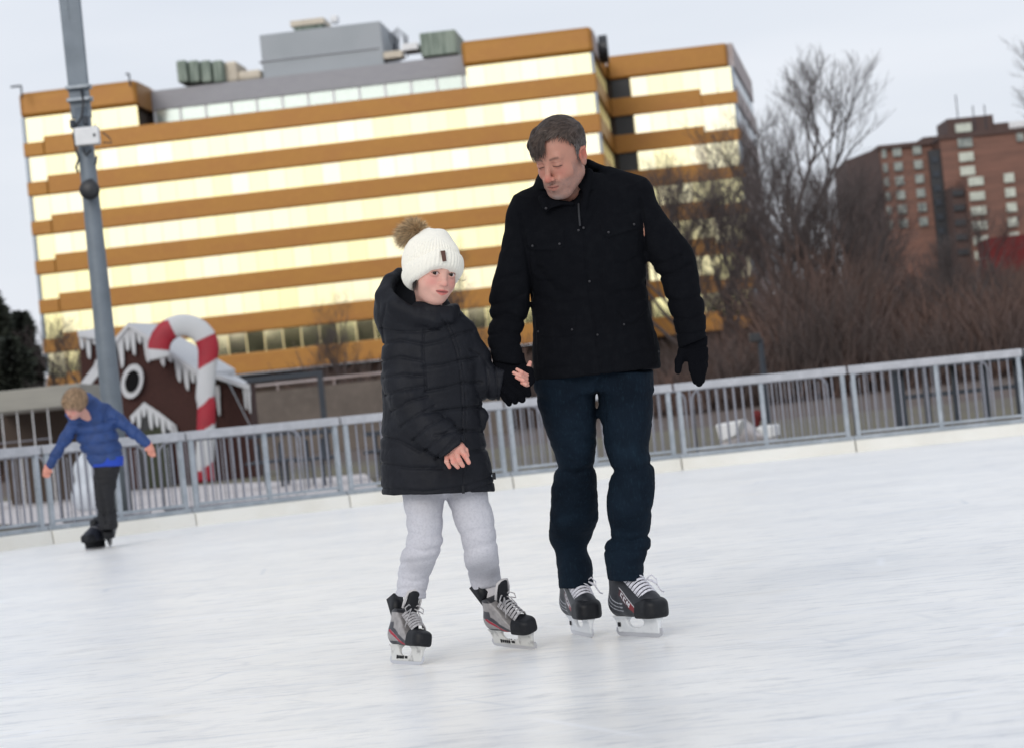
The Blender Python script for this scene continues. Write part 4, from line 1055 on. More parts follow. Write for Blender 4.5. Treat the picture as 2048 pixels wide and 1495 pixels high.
m_skin = mat('skin', attr='col', rough=.5, spec=.35, noise=[(60, 3, .93, .4, .7, .7)]); 
_b = m_skin.node_tree.nodes['Principled BSDF']; _b.inputs['Subsurface Weight'].default_value = .12; _b.inputs['Subsurface Radius'].default_value = (.012, .004, .003); _b.inputs['Subsurface Scale'].default_value = 1.0
m_hair = mat('hair', attr='col', rough=.55, spec=.4)
def join_meshes(name, mes):
    vs = []; fs = []; cols = []; b = 0
    for me in mes:
        n = len(me.vertices); co = np.empty(n*3); me.vertices.foreach_get('co', co); vs.append(co.reshape(-1, 3))
        f = np.empty(len(me.loops), dtype=np.int32); me.loops.foreach_get('vertex_index', f); fs.append(f.reshape(-1, 4)+b); b += n
        c = np.empty(n*4); me.attributes['col'].data.foreach_get('color', c); cols.append(c)
    v = np.concatenate(vs); f = np.concatenate(fs); me = bpy.data.meshes.new(name)
    me.vertices.add(len(v)); me.vertices.foreach_set('co', v.ravel()); me.loops.add(len(f)*4); me.loops.foreach_set('vertex_index', f.ravel())
    me.polygons.add(len(f)); me.polygons.foreach_set('loop_start', np.arange(0, len(f)*4, 4, dtype=np.int32)); me.polygons.foreach_set('loop_total', np.full(len(f), 4, dtype=np.int32))
    me.polygons.foreach_set('use_smooth', np.ones(len(f), bool)); me.update(calc_edges=True)
    at = me.attributes.new('col', 'FLOAT_COLOR', 'POINT'); at.data.foreach_set('color', np.concatenate(cols).astype(np.float32)); return me
def const_col(c): return lambda p: np.tile(np.array(c, float), (len(p), 1))
def sdf_obj(S, name, lo, hi, cell, m, parent, colfn=None):
    t0_ = _time.time()
    me = mesh_sdf(S, name, lo, hi, cell, colfn); me.materials.append(m); print('SDF', name, len(me.vertices), round(_time.time()-t0_, 1)); return link(name, me, None, parent)
def strands(name, sub, c, rot, sc, N, region, flow, length, lift, width, colf, m, parent, seg=5, seed=1, rad=.14, jit=.25, extra=None):
    """hair strands lying over a head-space SDF surface"""
    rs = np.random.RandomState(seed); pts = []
    while sum(map(len, pts)) < N:
        d = rs.normal(size=(N*3, 3)); d /= np.linalg.norm(d, axis=1)[:, None]; p = d*rad+np.array([0, -.01, .03])
        for _ in range(6):
            e = 1e-3; v = sub.ev(p.astype(np.float32)); g = np.stack([sub.ev((p+np.eye(3)[i]*e).astype(np.float32))-v for i in range(3)], 1); g /= np.linalg.norm(g, axis=1)[:, None]+1e-9; p = p-g*v[:, None]
        pts.append(p[region(p) < 0])
    p = np.concatenate(pts)[:N]; vs = np.zeros((N, (seg+1)*2, 3)); p0 = p.copy(); L_ = length(p0)*rs.uniform(.6, 1.2, N); jt_ = rs.normal(size=(N, 3))*jit; lf = lift(p0)
    off = rs.uniform(.0, 1, N)
    for i in range(seg+1):
        e = 1e-3; v = sub.ev(p.astype(np.float32)); g = np.stack([sub.ev((p+np.eye(3)[k]*e).astype(np.float32))-v for k in range(3)], 1); g /= np.linalg.norm(g, axis=1)[:, None]+1e-9
        t = i/seg; target = lf+.0032*off*(1-.9*(2*t-1)**2)-.0008; p = p+g*(target-v)[:, None]
        f = flow(p)+jt_; f = f-g*(f*g).sum(1)[:, None]*(.85); f /= np.linalg.norm(f, axis=1)[:, None]+1e-9
        sd_ = np.cross(f, g); sd_ /= np.linalg.norm(sd_, axis=1)[:, None]+1e-9; w_ = width*(1-.75*t*t)*(.6+.8*off)[:, None]
        vs[:, 2*i] = p-sd_*w_; vs[:, 2*i+1] = p+sd_*w_; p = p+f*(L_/seg)[:, None]
    cols = colf(p0, rs); n = (seg+1)*2
    V = (vs.reshape(-1, 3)*sc) @ np.array(rot).T + np.array(c)
    q = np.array([[2*i, 2*i+1, 2*i+3, 2*i+2] for i in range(seg)]); F = (np.arange(N)[:, None, None]*n+q[None]).reshape(-1, 4)
    me = bpy.data.meshes.new(name); me.from_pydata(V.tolist(), [], F.tolist()); me.polygons.foreach_set('use_smooth', np.ones(len(F), bool))
    at = me.attributes.new('col', 'FLOAT_COLOR', 'POINT'); cc = np.repeat(np.concatenate([cols, np.ones((N, 1))], 1), n, axis=0); at.data.foreach_set('color', cc.ravel().astype(np.float32))
    me.materials.append(m); return me
def eye_meshes(parent, c, rot, sc, child, gaze, iris=(.06, .03, .018)):
    ey = .0745 if child else .0785
    def cf(p):
        col = np.tile(np.array([.62, .56, .54]), (len(p), 1)); return col
    for s in (-1, 1):
        ctr = np.array([s*.032, ey, -.0005]); g = np.array(gaze, float); g /= np.linalg.norm(g); r = .0132
        S = SDF(); sphere(S, ctr, r)
        def cf(p, ctr=ctr, g=g):
            d = (p-ctr)/np.linalg.norm(p-ctr, axis=1)[:, None]; a = np.arccos(np.clip(d@g, -1, 1)); col = np.tile(np.array([.60, .53, .52]), (len(p), 1))
            col[a < .55] = iris; col[a < .24] = (.005, .005, .005); h = d-(g+np.array([.16, 0, .22])); col[np.linalg.norm(h, axis=1) < .10] = (.9, .9, .9); return col  # iris, pupil and a painted white catchlight
        me = mesh_sdf(S, 'eye', ctr-.016, ctr+.016, .0008, cf); n = len(me.vertices); co = np.empty(n*3); me.vertices.foreach_get('co', co)
        me.vertices.foreach_set('co', ((co.reshape(-1, 3)*sc) @ np.array(rot).T+np.array(c)).ravel()); me.update(); me.materials.append(m_eye); link('eye', me, None, parent)
m_eye = mat('eye', attr='col', rough=.2, spec=.2)
# ------------------------------------------------------------------ fabrics
m_wool = mat('black wool coat', (.0042, .0048, .0068), .9, spec=.07, noise=[(30, 3, (.007, .0078, .010), .45, .75, .7), (3, 2, (.0028, .003, .0045), .45, .7, .6)], bump=[(380, .3, .002), (28, .25, .006)])
m_nylon = mat('black quilted nylon', (.0060, .0070, .0110), .62, spec=.22, noise=[(14, 3, (.011, .0125, .018), .45, .7, .6)], bump=[(45, .35, .006), (140, .2, .002)])
m_jeans = mat('dark blue denim', (.0058, .0125, .0225), .85, spec=.1, noise=[(4, 3, (.003, .0065, .0125), .42, .62, .9), (5, 3, (.011, .025, .042), .56, .75, .6), (160, 2, (.02, .045, .065), .55, .8, .35, (1, 1, .25))], bump=[(300, .3, .0015), (22, .45, .008, (1, 1, 2.2))])
m_sweat = mat('heather grey sweatpants', (.55, .55, .595), .9, sheen=.1, spec=.2, noise=[(130, 3, (.43, .43, .48), .45, .7, .6), (9, 3, (.44, .43, .46), .5, .75, .5), (5, 3, (.42, .37, .33), .62, .78, .5)], bump=[(200, .25, .002), (18, .5, .010, (1, 1, 2.0))])
m_glove = mat('black knit glove', (.0038, .0042, .006), .95, spec=.06, bump=[(220, .5, .003)])
m_snap = mat('dark metal snap', (.035, .035, .04), .5, .6)
m_thread = mat('coat seam', (.018, .019, .023), .8)
m_knit = mat('white knit hat', (.88, .855, .765), .9, sheen=.1, spec=.2, noise=[(120, 2, (.74, .73, .67), .5, .8, .6)], bump=[(160, .5, .003)])
m_patch = mat('brown leather label', (.09, .035, .022), .6)
m_tee = mat('grey white shirt', (.45, .46, .50), .9)
m_rubber = mat('black toe cap', (.0075, .0085, .0115), .5, spec=.28, noise=[(30, 3, (.03, .032, .036), .55, .75, .5)], bump=[(60, .2, .002)])
m_boot = mat('skate boot', attr='col', rough=.45, spec=.45, bump=[(90, .25, .002)])
m_lace = mat('white skate lace', (.66, .66, .72), .8, noise=[(120, 1, (.40, .40, .46), .5, .7, .6)])
m_lacew = mat('worn grey lace', (.42, .41, .42), .9, noise=[(90, 2, (.22, .21, .22), .45, .7, .8)])
m_hold = mat('white plastic blade holder', (.72, .74, .76), .35, spec=.5, noise=[(18, 3, (.50, .53, .56), .5, .75, .5)])
m_holdw = mat('scuffed blade holder', (.62, .62, .60), .5, noise=[(30, 4, (.22, .22, .22), .52, .68, .8)])
m_steel = mat('steel blade', (.60, .60, .62), .3, .8)
m_fleece = mat('worn tongue felt', (.52, .50, .50), .95, bump=[(80, .6, .004)])
m_sock = mat('striped sock', (.62, .60, .62), .9)
m_sbl = mat('blue puffer jacket', (.016, .052, .190), .65, noise=[(12, 3, (.010, .034, .125), .42, .65, .8)], bump=[(16, .6, .012, (1, 1, 3))])
m_blu2 = mat('bright blue shirt', (.012, .055, .42), .8)
m_blk = mat('black track pants', (.005, .0055, .008), .75, noise=[(8, 3, (.009, .010, .014), .45, .7, .6)], bump=[(20, .5, .010, (1, 1, 2))])
# ------------------------------------------------------------------ ice skates
def skate(parent, Mx, sc, style, lean_label=None):
    """local: +x toe, y side, z up, ground z=0, adult metres; Mx places it"""
    Mx = Mx @ Matrix.Scale(sc, 4) @ Matrix.Scale(.84 if style == 'kid' else .88, 4, Vector((0, 1, 0))); LIFT = .015 if style == 'kid' else .004
    def put(me, name, m, par):
        low = name in ('blade_holder', 'blade', 'holder_mark')
        if low:
            for v in me.vertices: v.co.z *= (1 if v.co.z < .016 else (.016+(v.co.z-.016)*(.050+LIFT)/.050)/v.co.z)
            me.transform(Mx)
        else: me.transform(Mx @ Matrix.Translation((0, 0, LIFT)))
        if m is not None and not me.materials: me.materials.append(m)
        me.polygons.foreach_set('use_smooth', np.ones(len(me.polygons), bool))
        return link(name, me, None, par)
    B_ = SDF(); F3 = (0, 1, 0)
    cone(B_, (-.080, 0, .112), (.0, 0, .110), .046, .046, k=.02); cone(B_, (.0, 0, .108), (.095, 0, .102), .046, .047, k=.02)
    cone(B_, (-.075, 0, .120), (-.062, 0, .235), .047, .050, k=.03); cone(B_, (-.035, 0, .190), (.080, 0, .115), .046, .044, k=.03)
    halfspace(B_, (0, 0, .066), (0, 0, -1), k=.008); halfspace(B_, (-.06, 0, .262 if style != 'kid' else .222), (-.25, 0, 1), k=.006)
    if style == 'kid': halfspace(B_, (-.02, 0, .19), (.75, 0, .66), k=.01)
    def bc(p):
        X, Y_, Z = p[:, 0], p[:, 1], p[:, 2]; n = len(p)
        if style == 'man':
            c = np.tile(np.array([.016, .018, .024]), (n, 1)); side = (Y_ < -.012)|(Y_ > .012)
            # red panel slanting along the side with white edge and the maker's letters
            u = X*.80-(Z-.12)*.60; v = (X+.005)*.60+(Z-.125)*.80   # u along toe-down slant
            for k in range(3):
                arc = np.abs(np.hypot(X+.02, Z-.20)-(.085+k*.013)) < .0016; m = arc & (X < -.01) & (Z < .16) & side; c[m] = (.30, .31, .34)
            m = side & (np.abs(v-.010) < .013) & (u > -.045) & (u < .078); c[m & (u > .030)] = (.20, .012, .018); c[m & (u <= .030)] = (.05, .012, .018)
            e = side & (np.abs(v-.0245) < .0018) & (u > -.05) & (u < .085); c[e] = (.55, .55, .58)
            lx = (u+.034)/.021; ly = (v-.002)/.016
            for i, ch in enumerate('CCM'):
                x = (lx-i*1.12); y = ly
                if ch == 'C': mm = (x > 0) & (x < .85) & (y > 0) & (y < 1) & ~((x > .24) & (y > .25) & (y < .75))
                else: mm = (x > 0) & (x < .95) & (y > 0) & (y < 1) & ((x < .2) | (x > .75) | (np.abs(np.abs(x-.475)-(.0+.35*(y-.3)/.7)) < .12))
                c[side & mm] = (.62, .62, .66)
            tip = (X > .052) & (Z > .118) & (Y_ > .015) & (X < .09); c[tip] = (.24, .01, .02)
        elif style == 'kid':
            c = np.tile(np.array([.29, .275, .275]), (n, 1)); w_ = vnoise(p, 90); c *= (1+.5*w_)[:, None]
            d = (Z < .10-.12*(X-.02)) & (X > -.10); c[(Z < .082)] = (.02, .022, .03); sl = (Z-.10)+.55*(X+.01)
            c[(np.abs(sl-.006) < .010) & (Z < .155)] = (.045, .045, .055); c[(np.abs(sl+.012) < .0065) & (Z < .15) & (X > -.09)] = (.34, .012, .035)
            c[(X < -.055) & (Z > .13) & (Z < .165)] = (.05, .05, .06)
            c[Z > .205] = (.03, .03, .035)
        else:
            c = np.tile(np.array([.018, .021, .032]), (n, 1)); c[(np.abs(Z-.17-.5*X) < .006)] = (.20, .20, .22); c[(np.abs(Z-.20-.5*X) < .004)] = (.12, .12, .15)
        return c
    boot = put(mesh_sdf(B_, 'ice_skate', (-.15, -.07, .05), (.17, .07, .30), .0026 if style != 'boy' else .005, bc), 'ice_skate', m_boot, parent)
    T_ = SDF(); T_.add(lambda p: np.linalg.norm(np.maximum(np.abs(p-np.array([.094, 0, .094]))-np.array([.026, .015, .010]), 0), axis=1)-.040, (.1, 0, .1), .08); halfspace(T_, (0, 0, .064), (0, 0, -1), k=.008); halfspace(T_, (.13, 0, .132), (.30, 0, 1), k=.014); halfspace(T_, (.062, 0, .10), (-1, 0, .25), k=.006)
    put(mesh_sdf(T_, 'toe_cap', (.03, -.065, .05), (.18, .065, .17), .003), 'toe_cap', m_rubber, boot)
    # tongue
    G_ = SDF(); top = (.032, 0, .290) if style == 'kid' else (-.004, 0, .240)
    cone(G_, (.055, 0, .145), (.004, 0, .215), .018, .022, k=.02, flat=(F3, 1.25)); cone(G_, (.010, 0, .225), top, .018, .015, k=.02, flat=(F3, 2.1))
    if style == 'kid':
        tg = put(mesh_sdf(G_, 'tongue', (-.08, -.08, .12), (.12, .08, .34), .003), 'tongue', m_rubber, boot)
        mb = MB(); a = Vector(top); pts = [Vector((.008, -.046, .225)), Vector((.022, -.047, .262)), Vector((.032, -.036, .295)), Vector((.036, 0, .304)), Vector((.032, .036, .295)), Vector((.022, .047, .262)), Vector((.008, .046, .225))]
        mb.tube(pts, .0065, 8); me = mb.mesh('felt_edge'); put(me, 'felt_edge', m_fleece, boot)
        mb = MB(); mb.prism([Vector((-.100, -.03, .175)), Vector((-.172, -.025, .262)), Vector((-.120, -.02, .290)), Vector((-.085, -.03, .240))], Vector((0, .055, 0))); put(mb.mesh('heel_tab'), 'heel_tab', m_rubber, boot)
    else: put(mesh_sdf(G_, 'tongue', (-.08, -.08, .12), (.12, .08, .34), .004), 'tongue', m_rubber, boot)
    # laces
    if style != 'boy':
        mb = MB(); rows = 7; ml = m_lace if style == 'man' else m_lacew; hw = .044; rl = .0034 if style == 'man' else .0038
        t_end = .86 if style == 'man' else .88
        def ip(t, y):
            ph = y/hw*1.12; r = .0505+.004*t; ax, az = .080-.108*t, .113+.073*t
            return Vector((ax+.546*r*math.cos(ph), r*math.sin(ph)*.93, az+.838*r*math.cos(ph)))
        for i in range(rows):
            t0 = t_end*i/rows; t1 = t_end*(i+1)/rows
            dt = t1-t0
            for ta, tb, dz in ((t0, t0+dt*.42, .001), (t0+dt*.40, t0-dt*.02, .0035)):
                mb.tube([ip(ta+(tb-ta)*u, hw*(2*u-1))+Vector((0, 0, dz*math.sin(u*3.14))) for u in (0, .15, .3, .45, .6, .75, .9, 1)], rl, 6)
        for s in ((1,) if style == 'man' else (-1, 1)):   # bow loops and ends
            k0 = ip(t_end if style == 'kid' else .55, 0 if style == 'kid' else hw*.6)+Vector((.006, 0, .006)); sp = .030 if style == 'man' else .055
            mb.tube([k0, k0+Vector((.012, s*sp*.5, .012)), k0+Vector((.020, s*sp, -.004)), k0+Vector((.028, s*sp*.9, -.022)), k0+Vector((.018, s*sp*.4, -.010)), k0], rl*.8, 6)
            mb.tube([k0, k0+Vector((.020, s*.02, -.010)), k0+Vector((.030, s*.040, -.045)), k0+Vector((.030, s*.052, -.085 if style == 'kid' else -.05))], rl*.8, 6)
        put(mb.mesh('laces'), 'laces', ml, boot)
    # holder
    Hh = SDF()
    def hold(p):
        X, Y_, Z = p[:, 0], p[:, 1], p[:, 2]; dx = np.maximum(np.abs(X-.012)-.118, 0); zc = np.abs(Z-.041)-.027
        d2 = np.maximum(np.abs(X-.012)-.130-(Z-.04)*.15, zc); rr_ = np.hypot((X-.004)/.052, (Z-.052)/.021)
        hole = (1-rr_)*.020 if style != 'boy' else -1+0*rr_; th = .0055+.016*np.clip((Z-.048)/.02, 0, 1)**2+.004*np.clip((Z-.02)/.03, 0, 1)
        return np.maximum(smax(smax(d2, hole, .004), np.abs(Y_)-th, .004), -1)*.8
    Hh.add(hold, (.01, 0, .04), .16)
    put(mesh_sdf(Hh, 'blade_holder', (-.14, -.04, .008), (.17, .04, .075), .0026), 'blade_holder', m_hold if style == 'man' else (m_holdw if style == 'kid' else m_rubber), boot)
    mb = MB(); prof = [(-.125, .030), (-.130, .018), (-.122, .006), (-.105, .001), (-.04, -.0005), (.06, -.0005), (.125, .001), (.148, .008), (.158, .020), (.155, .032)]
    mb.prism([Vector((x, -.0022, z)) for x, z in prof], Vector((0, .0044, 0))); me = mb.mesh('blade'); bl = put(me, 'blade', m_steel, boot); me.polygons.foreach_set('use_smooth', np.zeros(len(me.polygons), bool))
    if style != 'boy':   # dark marks on the holder
        mb = MB()
        for s in (-1, 1):
            if style == 'man': mb.box(Vector((-.095, s*.0115, .040)), (.008, .0012, .007))
            else:
                for i, (x, hh) in enumerate(((-.06, .006), (-.047, .005), (-.034, .005), (-.021, .005), (-.008, .005), (.012, .004), (.022, .004))): mb.box(Vector((x, s*.0088, .027)), (.0042, .0012, hh))
        put(mb.mesh('holder_mark'), 'holder_mark', m_rubber, boot)
    return boot
def skate_mx(px, py, heading_deg, pitch=0, lean=0, z=0.0, off=(0, 0, 0)):
    """heading measured from 'towards the camera', positive towards the right of the photo; (px,py) = middle of the blade on the ice"""
    g = G(px, py); a = math.radians(-90+heading_deg)
    M_ = Matrix.Translation(g+Vector((0, 0, z))) @ Matrix.Rotation(a, 4, 'Z') @ Matrix.Rotation(math.radians(lean), 4, 'X') @ Matrix.Rotation(math.radians(pitch), 4, 'Y')
    return M_
# ================================================================== the man
YM = 8.55
SKM = (.455, .225, .165)
man_lab = 'man in black wool coat, dark jeans and black gloves looking down at the girl'
# --- body
SX1, SX2 = (1163, 1270), (1276, 1272); H1, H2 = 15, 31
YL = G(*SX1).y+.067*math.cos(math.radians(H1)); YR = G(*SX2).y+.067*math.cos(math.radians(H2))
cM = Q(1122, 313, 8.43); rM = face_rot(-34, 22, -3); sM = 1.045
Hs = head_sdf(False, True, 'down', smile=.0065)
S = SDF(); local_op(S, Hs, cM, rM, sM, .17)
toW = lambda v: cM+(rM @ (np.array(v)*sM))
cone(S, toW((0, -.025, -.05)), Q(1150, 400, 8.54), .056, .062, k=.03); cone(S, Q(1150, 400, 8.54), Q(1155, 450, 8.56), .062, .07, k=.02)
lo, hi = cM-.20, cM+.20; lo[2] -= .10; hi[0] += .05
colM = lambda p: face_color((p-cM) @ rM/sM, False, 'down', SKM, (.055, .040, .032), .50)
head = mesh_sdf(S, 'h', lo, hi, .0022, colM)
S = SDF(); pchain(S, [(1155, 440, 8.56, 40), (1165, 520, 8.56, 66), (1180, 640, 8.56, 64), (1190, 700, 8.56, 58)], .03)
pchain(S, [(1070, 430, 8.54, 26), (1024, 590, 8.5, 15), (1014, 690, 8.43, 13), (1020, 735, 8.40, 12)], .02); pchain(S, [(1262, 400, 8.56, 30), (1350, 540, 8.53, 24), (1385, 680, 8.46, 16), (1392, 720, 8.45, 14)], .02)
pchain(S, [(1150, 720, 8.56, 34), (1150, 930, 8.6, 24), (1150, 1110, YL-.04, 18)], .02); pchain(S, [(1235, 720, 8.56, 34), (1258, 930, 8.52, 24), (1254, 1100, YR, 18)], .02)
lo, hi = bounds_px([(1000, 380, 8.5), (1420, 380, 8.5), (1000, 1200, 8.6), (1420, 1200, 8.6)], .10); lo[1] = 8.2; hi[1] = 8.95
coarse = mesh_sdf(S, 'b', lo, hi, .012, const_col(SKM))
me = join_meshes('person', [head, coarse]); me.materials.append(m_skin)
man = link('person', me, None, None, org=G(1225, 1272)); tag(man, man_lab, 'person')
# --- hair
Cr = head_sdf(False, False)
def hairline(p):
    a = np.degrees(np.arctan2(np.abs(p[:, 0]), p[:, 1])); h = np.interp(a, [0, 25, 42, 58, 72, 80, 88, 100, 112, 125, 180], [.082, .088, .090, .070, .040, -.012, -.004, .022, -.02, -.055, -.070])
    return (h-p[:, 2])*.8
Hr = SDF()
def shellt(p): return .003+.0065*np.clip((p[:, 2]-.03)/.06, 0, 1)+.003*np.clip(p[:, 2]/.1, 0, 1)
def shell(p):
    d = Cr.ev(p); t = shellt(p); n = vnoise(p*np.array([1.6, .6, 1]), 70)*.004
    return smax(d-t-n, hairline(p), .006)
Hr.add(shell, (0, -.01, .03), .13)
for a, b, r0, r1 in (((.0, .058, .108), (.036, .078, .086), .016, .012), ((.036, .078, .086), (.052, .079, .052), .012, .0075), ((.012, .068, .104), (.028, .086, .078), .012, .008), ((.028, .086, .078), (.042, .086, .048), .008, .004), ((.045, .04, .10), (.064, .062, .066), .016, .010), ((.064, .062, .066), (.068, .058, .038), .010, .006)): cone(Hr, a, b, r0, r1, k=.012)
S = SDF(); local_op(S, Hr, cM, rM, sM, .15)
def haircol(q, rs=None):
    g = np.clip((.075-q[:, 2])/.06, 0, 1)*np.clip((np.abs(q[:, 0])-.035)/.03, 0, 1); n = (vnoise(q, 140)+.5) if rs is None else rs.rand(len(q))
    g = np.clip(g*.95-.06+(n-.5)*.35, 0, 1)[:, None]; n = .5+(n-.5)*(1.0 if rs is not None else .35); return (np.array([.048, .031, .023])*(1-g)+np.array([.16, .145, .14])*g)*(.5+1.0*n)[:, None]
hair = sdf_obj(S, 'hair', cM-.19, cM+.19, .0026, m_hair, man, lambda p: haircol((p-cM) @ rM/sM))
Hb = SDF(); Hb.add(lambda p: Cr.ev(p)-.004, (0, 0, 0), .2)
def flowM(p):
    top = np.clip((p[:, 2]-.06)/.05, 0, 1)[:, None]; s = np.sign(p[:, 0])[:, None]
    return np.array([.9, .9, 0])*top+(1-top)*np.concatenate([0*s, .25+0*s, -1+0*s], 1)
me = strands('hair_strands', Hb, cM, rM, sM, 5200, hairline, flowM, lambda p: .014+.024*np.clip((p[:, 2]-.05)/.05, 0, 1), lambda p: -.004+shellt(p), .0012, haircol, m_hair, man)
link('hair_strands', me, None, hair)
# fringe wisps
mb = MB(); rr = random.Random(4)
me = strands('forelock', Hb, cM, rM, sM, 900, lambda p: np.where((p[:, 2] > .062) & (p[:, 1] > .025) & (p[:, 0] > -.012), -1, 1), lambda p: np.array([.30, .55, -.75])+0*p, lambda p: .045+.018*np.clip(p[:, 0]/.05, 0, 1), lambda p: .004+.006*np.clip((p[:, 2]-.03)/.05, 0, 1), .0013, lambda q, rs: haircol(q, rs)*.85, m_hair, man, seg=6, seed=5, jit=.16)
link('forelock', me, None, hair)
Hr2 = SDF(); Hr2.ops = list(Hr.ops)
me = strands('forelock', Hr2, cM, rM, sM, 2600, lambda p: np.where((p[:, 2] > .040) & (p[:, 1] > .015) & (p[:, 0] > -.03), -1, 1), lambda p: np.array([.35, .45, -.45])+np.clip((p[:, 2:3]-.08)/.03, 0, 1)*np.array([[.5, .5, .45]]), lambda p: .030+.012*np.clip(p[:, 0]/.05, 0, 1), lambda p: .0002+0*p[:, 0], .0012, haircol, m_hair, man, seg=5, seed=15, jit=.14)
link('forelock', me, None, hair)
for i in range(0):
    a = np.array([rr.uniform(-.005, .055), rr.uniform(.066, .085), rr.uniform(.100, .112)]); e = a+np.array([rr.uniform(.010, .035), rr.uniform(.012, .026), rr.uniform(-.066, -.026)]); m_ = (a+e)/2+np.array([.006, .018, .012])
    p_ = [Vector(toW(v)) for v in (a, a*.4+m_*.6, m_*.5+e*.5+np.array([.001, .003, .002]), e)]; mb.strip(p_, [.0014, .0016, .0012, .0003], Vector(rM[:, 0])+Vector((rr.gauss(0, .3), 0, rr.gauss(0, .3))))
if 0:
  me = mb.mesh('fringe'); at = me.attributes.new('col', 'FLOAT_COLOR', 'POINT'); cc = np.tile([.040, .029, .024, 1.], (len(mb.v), 1)); at.data.foreach_set('color', cc.ravel().astype(np.float32)); me.materials.append(m_hair); link('fringe', me, None, hair)
# --- coat
S = SDF()
loft(S, [(1069, 771, 1322, 729, 8.55, .150), (1063, 700, 1318, 690, 8.55, .145), (1064, 650, 1303, 640, 8.55, .142), (1060, 590, 1296, 590, 8.55, .142), (1052, 540, 1291, 530, 8.55, .145), (1042, 480, 1288, 470, 8.55, .145), (1034, 440, 1288, 412, 8.56, .130), (1046, 404, 1268, 366, 8.56, .105), (1085, 380, 1225, 345, 8.56, .080)], k=.03)
loft(S, [(1030, 402, 1100, 398, 8.54, .062), (1014, 425, 1092, 425, 8.53, .066), (1007, 470, 1087, 470, 8.53, .066), (998, 515, 1076, 520, 8.52, .064), (985, 562, 1064, 575, 8.51, .062), (977, 608, 1060, 603, 8.50, .062), (979, 640, 1051, 642, 8.48, .060), (974, 680, 1043, 672, 8.45, .058), (979, 712, 1046, 704, 8.42, .056), (986, 732, 1049, 724, 8.41, .052)], k=.022)
loft(S, [(1228, 400, 1284, 358, 8.56, .060), (1240, 425, 1304, 385, 8.56, .064), (1262, 455, 1330, 428, 8.56, .066), (1280, 490, 1364, 474, 8.55, .066), (1300, 524, 1388, 505, 8.54, .064), (1318, 550, 1398, 545, 8.52, .062), (1330, 590, 1403, 588, 8.50, .060), (1342, 625, 1412, 622, 8.48, .058), (1350, 660, 1415, 656, 8.46, .056), (1355, 688, 1415, 684, 8.45, .054)], k=.022)
# shoulders and collar
cone(S, Q(1060, 412, 8.55), Q(1110, 390, 8.55), .062, .055, k=.03); cone(S, Q(1215, 360, 8.57), Q(1272, 385, 8.57), .048, .062, k=.03)
loft(S, [(1072, 402, 1216, 368, 8.535, .095), (1078, 385, 1208, 343, 8.54, .096), (1086, 372, 1200, 322, 8.56, .100)], k=.008, shell=.0075, axis=(.12, 0, 1))
# opening of the collar at the front
halfspace_n = None
ellip(S, Q(1128, 385, 8.44), (.052, .075, .036), k=.012, op='s')
pchain(S, [(1178, 342, 8.58, 16), (1196, 360, 8.58, 20)], .02)
# collar flap left with its tip, lapel right
mbf = [(1078, 388), (1108, 398), (1150, 404), (1122, 410), (1092, 426), (1082, 408)]
cone(S, Q(1084, 398, 8.44), Q(1093, 420, 8.425), .014, .008, k=.01); cone(S, Q(1090, 402, 8.435), Q(1145, 408, 8.43), .013, .008, k=.01); cone(S, Q(1090, 418, 8.425), Q(1120, 408, 8.425), .007, .007, k=.01)
cone(S, Q(1178, 345, 8.455), Q(1168, 410, 8.43), .016, .012, k=.012); cone(S, Q(1168, 410, 8.43), Q(1160, 445, 8.425), .012, .009, k=.012); cone(S, Q(1176, 325, 8.49), Q(1200, 338, 8.56), .012, .014, k=.012)
fr = 8.56
S.disp.append(groove([
    ([(1160, 440), (1168, 470), (1172, 540), (1180, 600), (1192, 680), (1208, 780)], 2.2, .0045), ([(1196, 400), (1186, 430), (1170, 462)], 2.5, .005), ([(1196, 460), (1204, 560), (1216, 680), (1232, 775)], 2.0, .0022),
    ([(1280, 400), (1286, 440), (1290, 500)], 3.5, .006), ([(1040, 430), (1052, 500), (1062, 560), (1062, 600)], 4, .007), ([(1068, 590), (1120, 610), (1160, 600)], 6, .004), ([(1080, 540), (1110, 580), (1140, 590)], 7, .005),
    ([(1225, 590), (1270, 580), (1296, 560)], 6, .005), ([(1080, 760), (1200, 772), (1312, 725)], 1.6, .003),
    ([(1318, 552), (1350, 548), (1378, 530)], 5, .008), ([(1300, 530), (1336, 526), (1362, 512)], 5, .007), ([(1334, 600), (1370, 604), (1400, 592)], 5, .007), ([(1345, 636), (1380, 640), (1410, 626)], 4, .006), ([(1352, 668), (1384, 668), (1414, 661)], 2, .005),
    ([(980, 612), (1015, 606), (1045, 590)], 5, .007), ([(980, 640), (1012, 628), (1050, 642)], 5, .008), ([(976, 672), (1010, 662), (1042, 668)], 4, .006), ([(978, 700), (1012, 696), (1044, 688)], 4, .005), ([(1004, 560), (1040, 548)], 6, .006)], fr))
S.disp.append(raised([
    ([(1054, 464), (1127, 461), (1129, 494), (1120, 501), (1062, 500), (1053, 490)], .0055, 2.0), ([(1060, 498), (1125, 500), (1122, 548), (1104, 560), (1078, 560), (1062, 546)], .003, 2.2),
    ([(1197, 441), (1277, 428), (1282, 455), (1246, 466), (1216, 476), (1206, 470)], .0055, 2.0), ([(1210, 470), (1278, 456), (1276, 510), (1250, 526), (1222, 520)], .003, 2.2),
    ([(1068, 634), (1153, 633), (1149, 666), (1140, 673), (1073, 673)], .0055, 2.0), ([(1072, 672), (1148, 672), (1150, 730), (1076, 736)], .003, 2.2),
    ([(1234, 620), (1299, 596), (1302, 612), (1266, 648), (1254, 646)], .0055, 2.0), ([(1240, 646), (1302, 616), (1310, 690), (1248, 712)], .003, 2.2)], 8.50))
S.disp.append(wrinkle(.0030, 14, (1, 1, 1.5))); S.disp.append(wrinkle(.0012, 45, (1, 1, 1.2)))
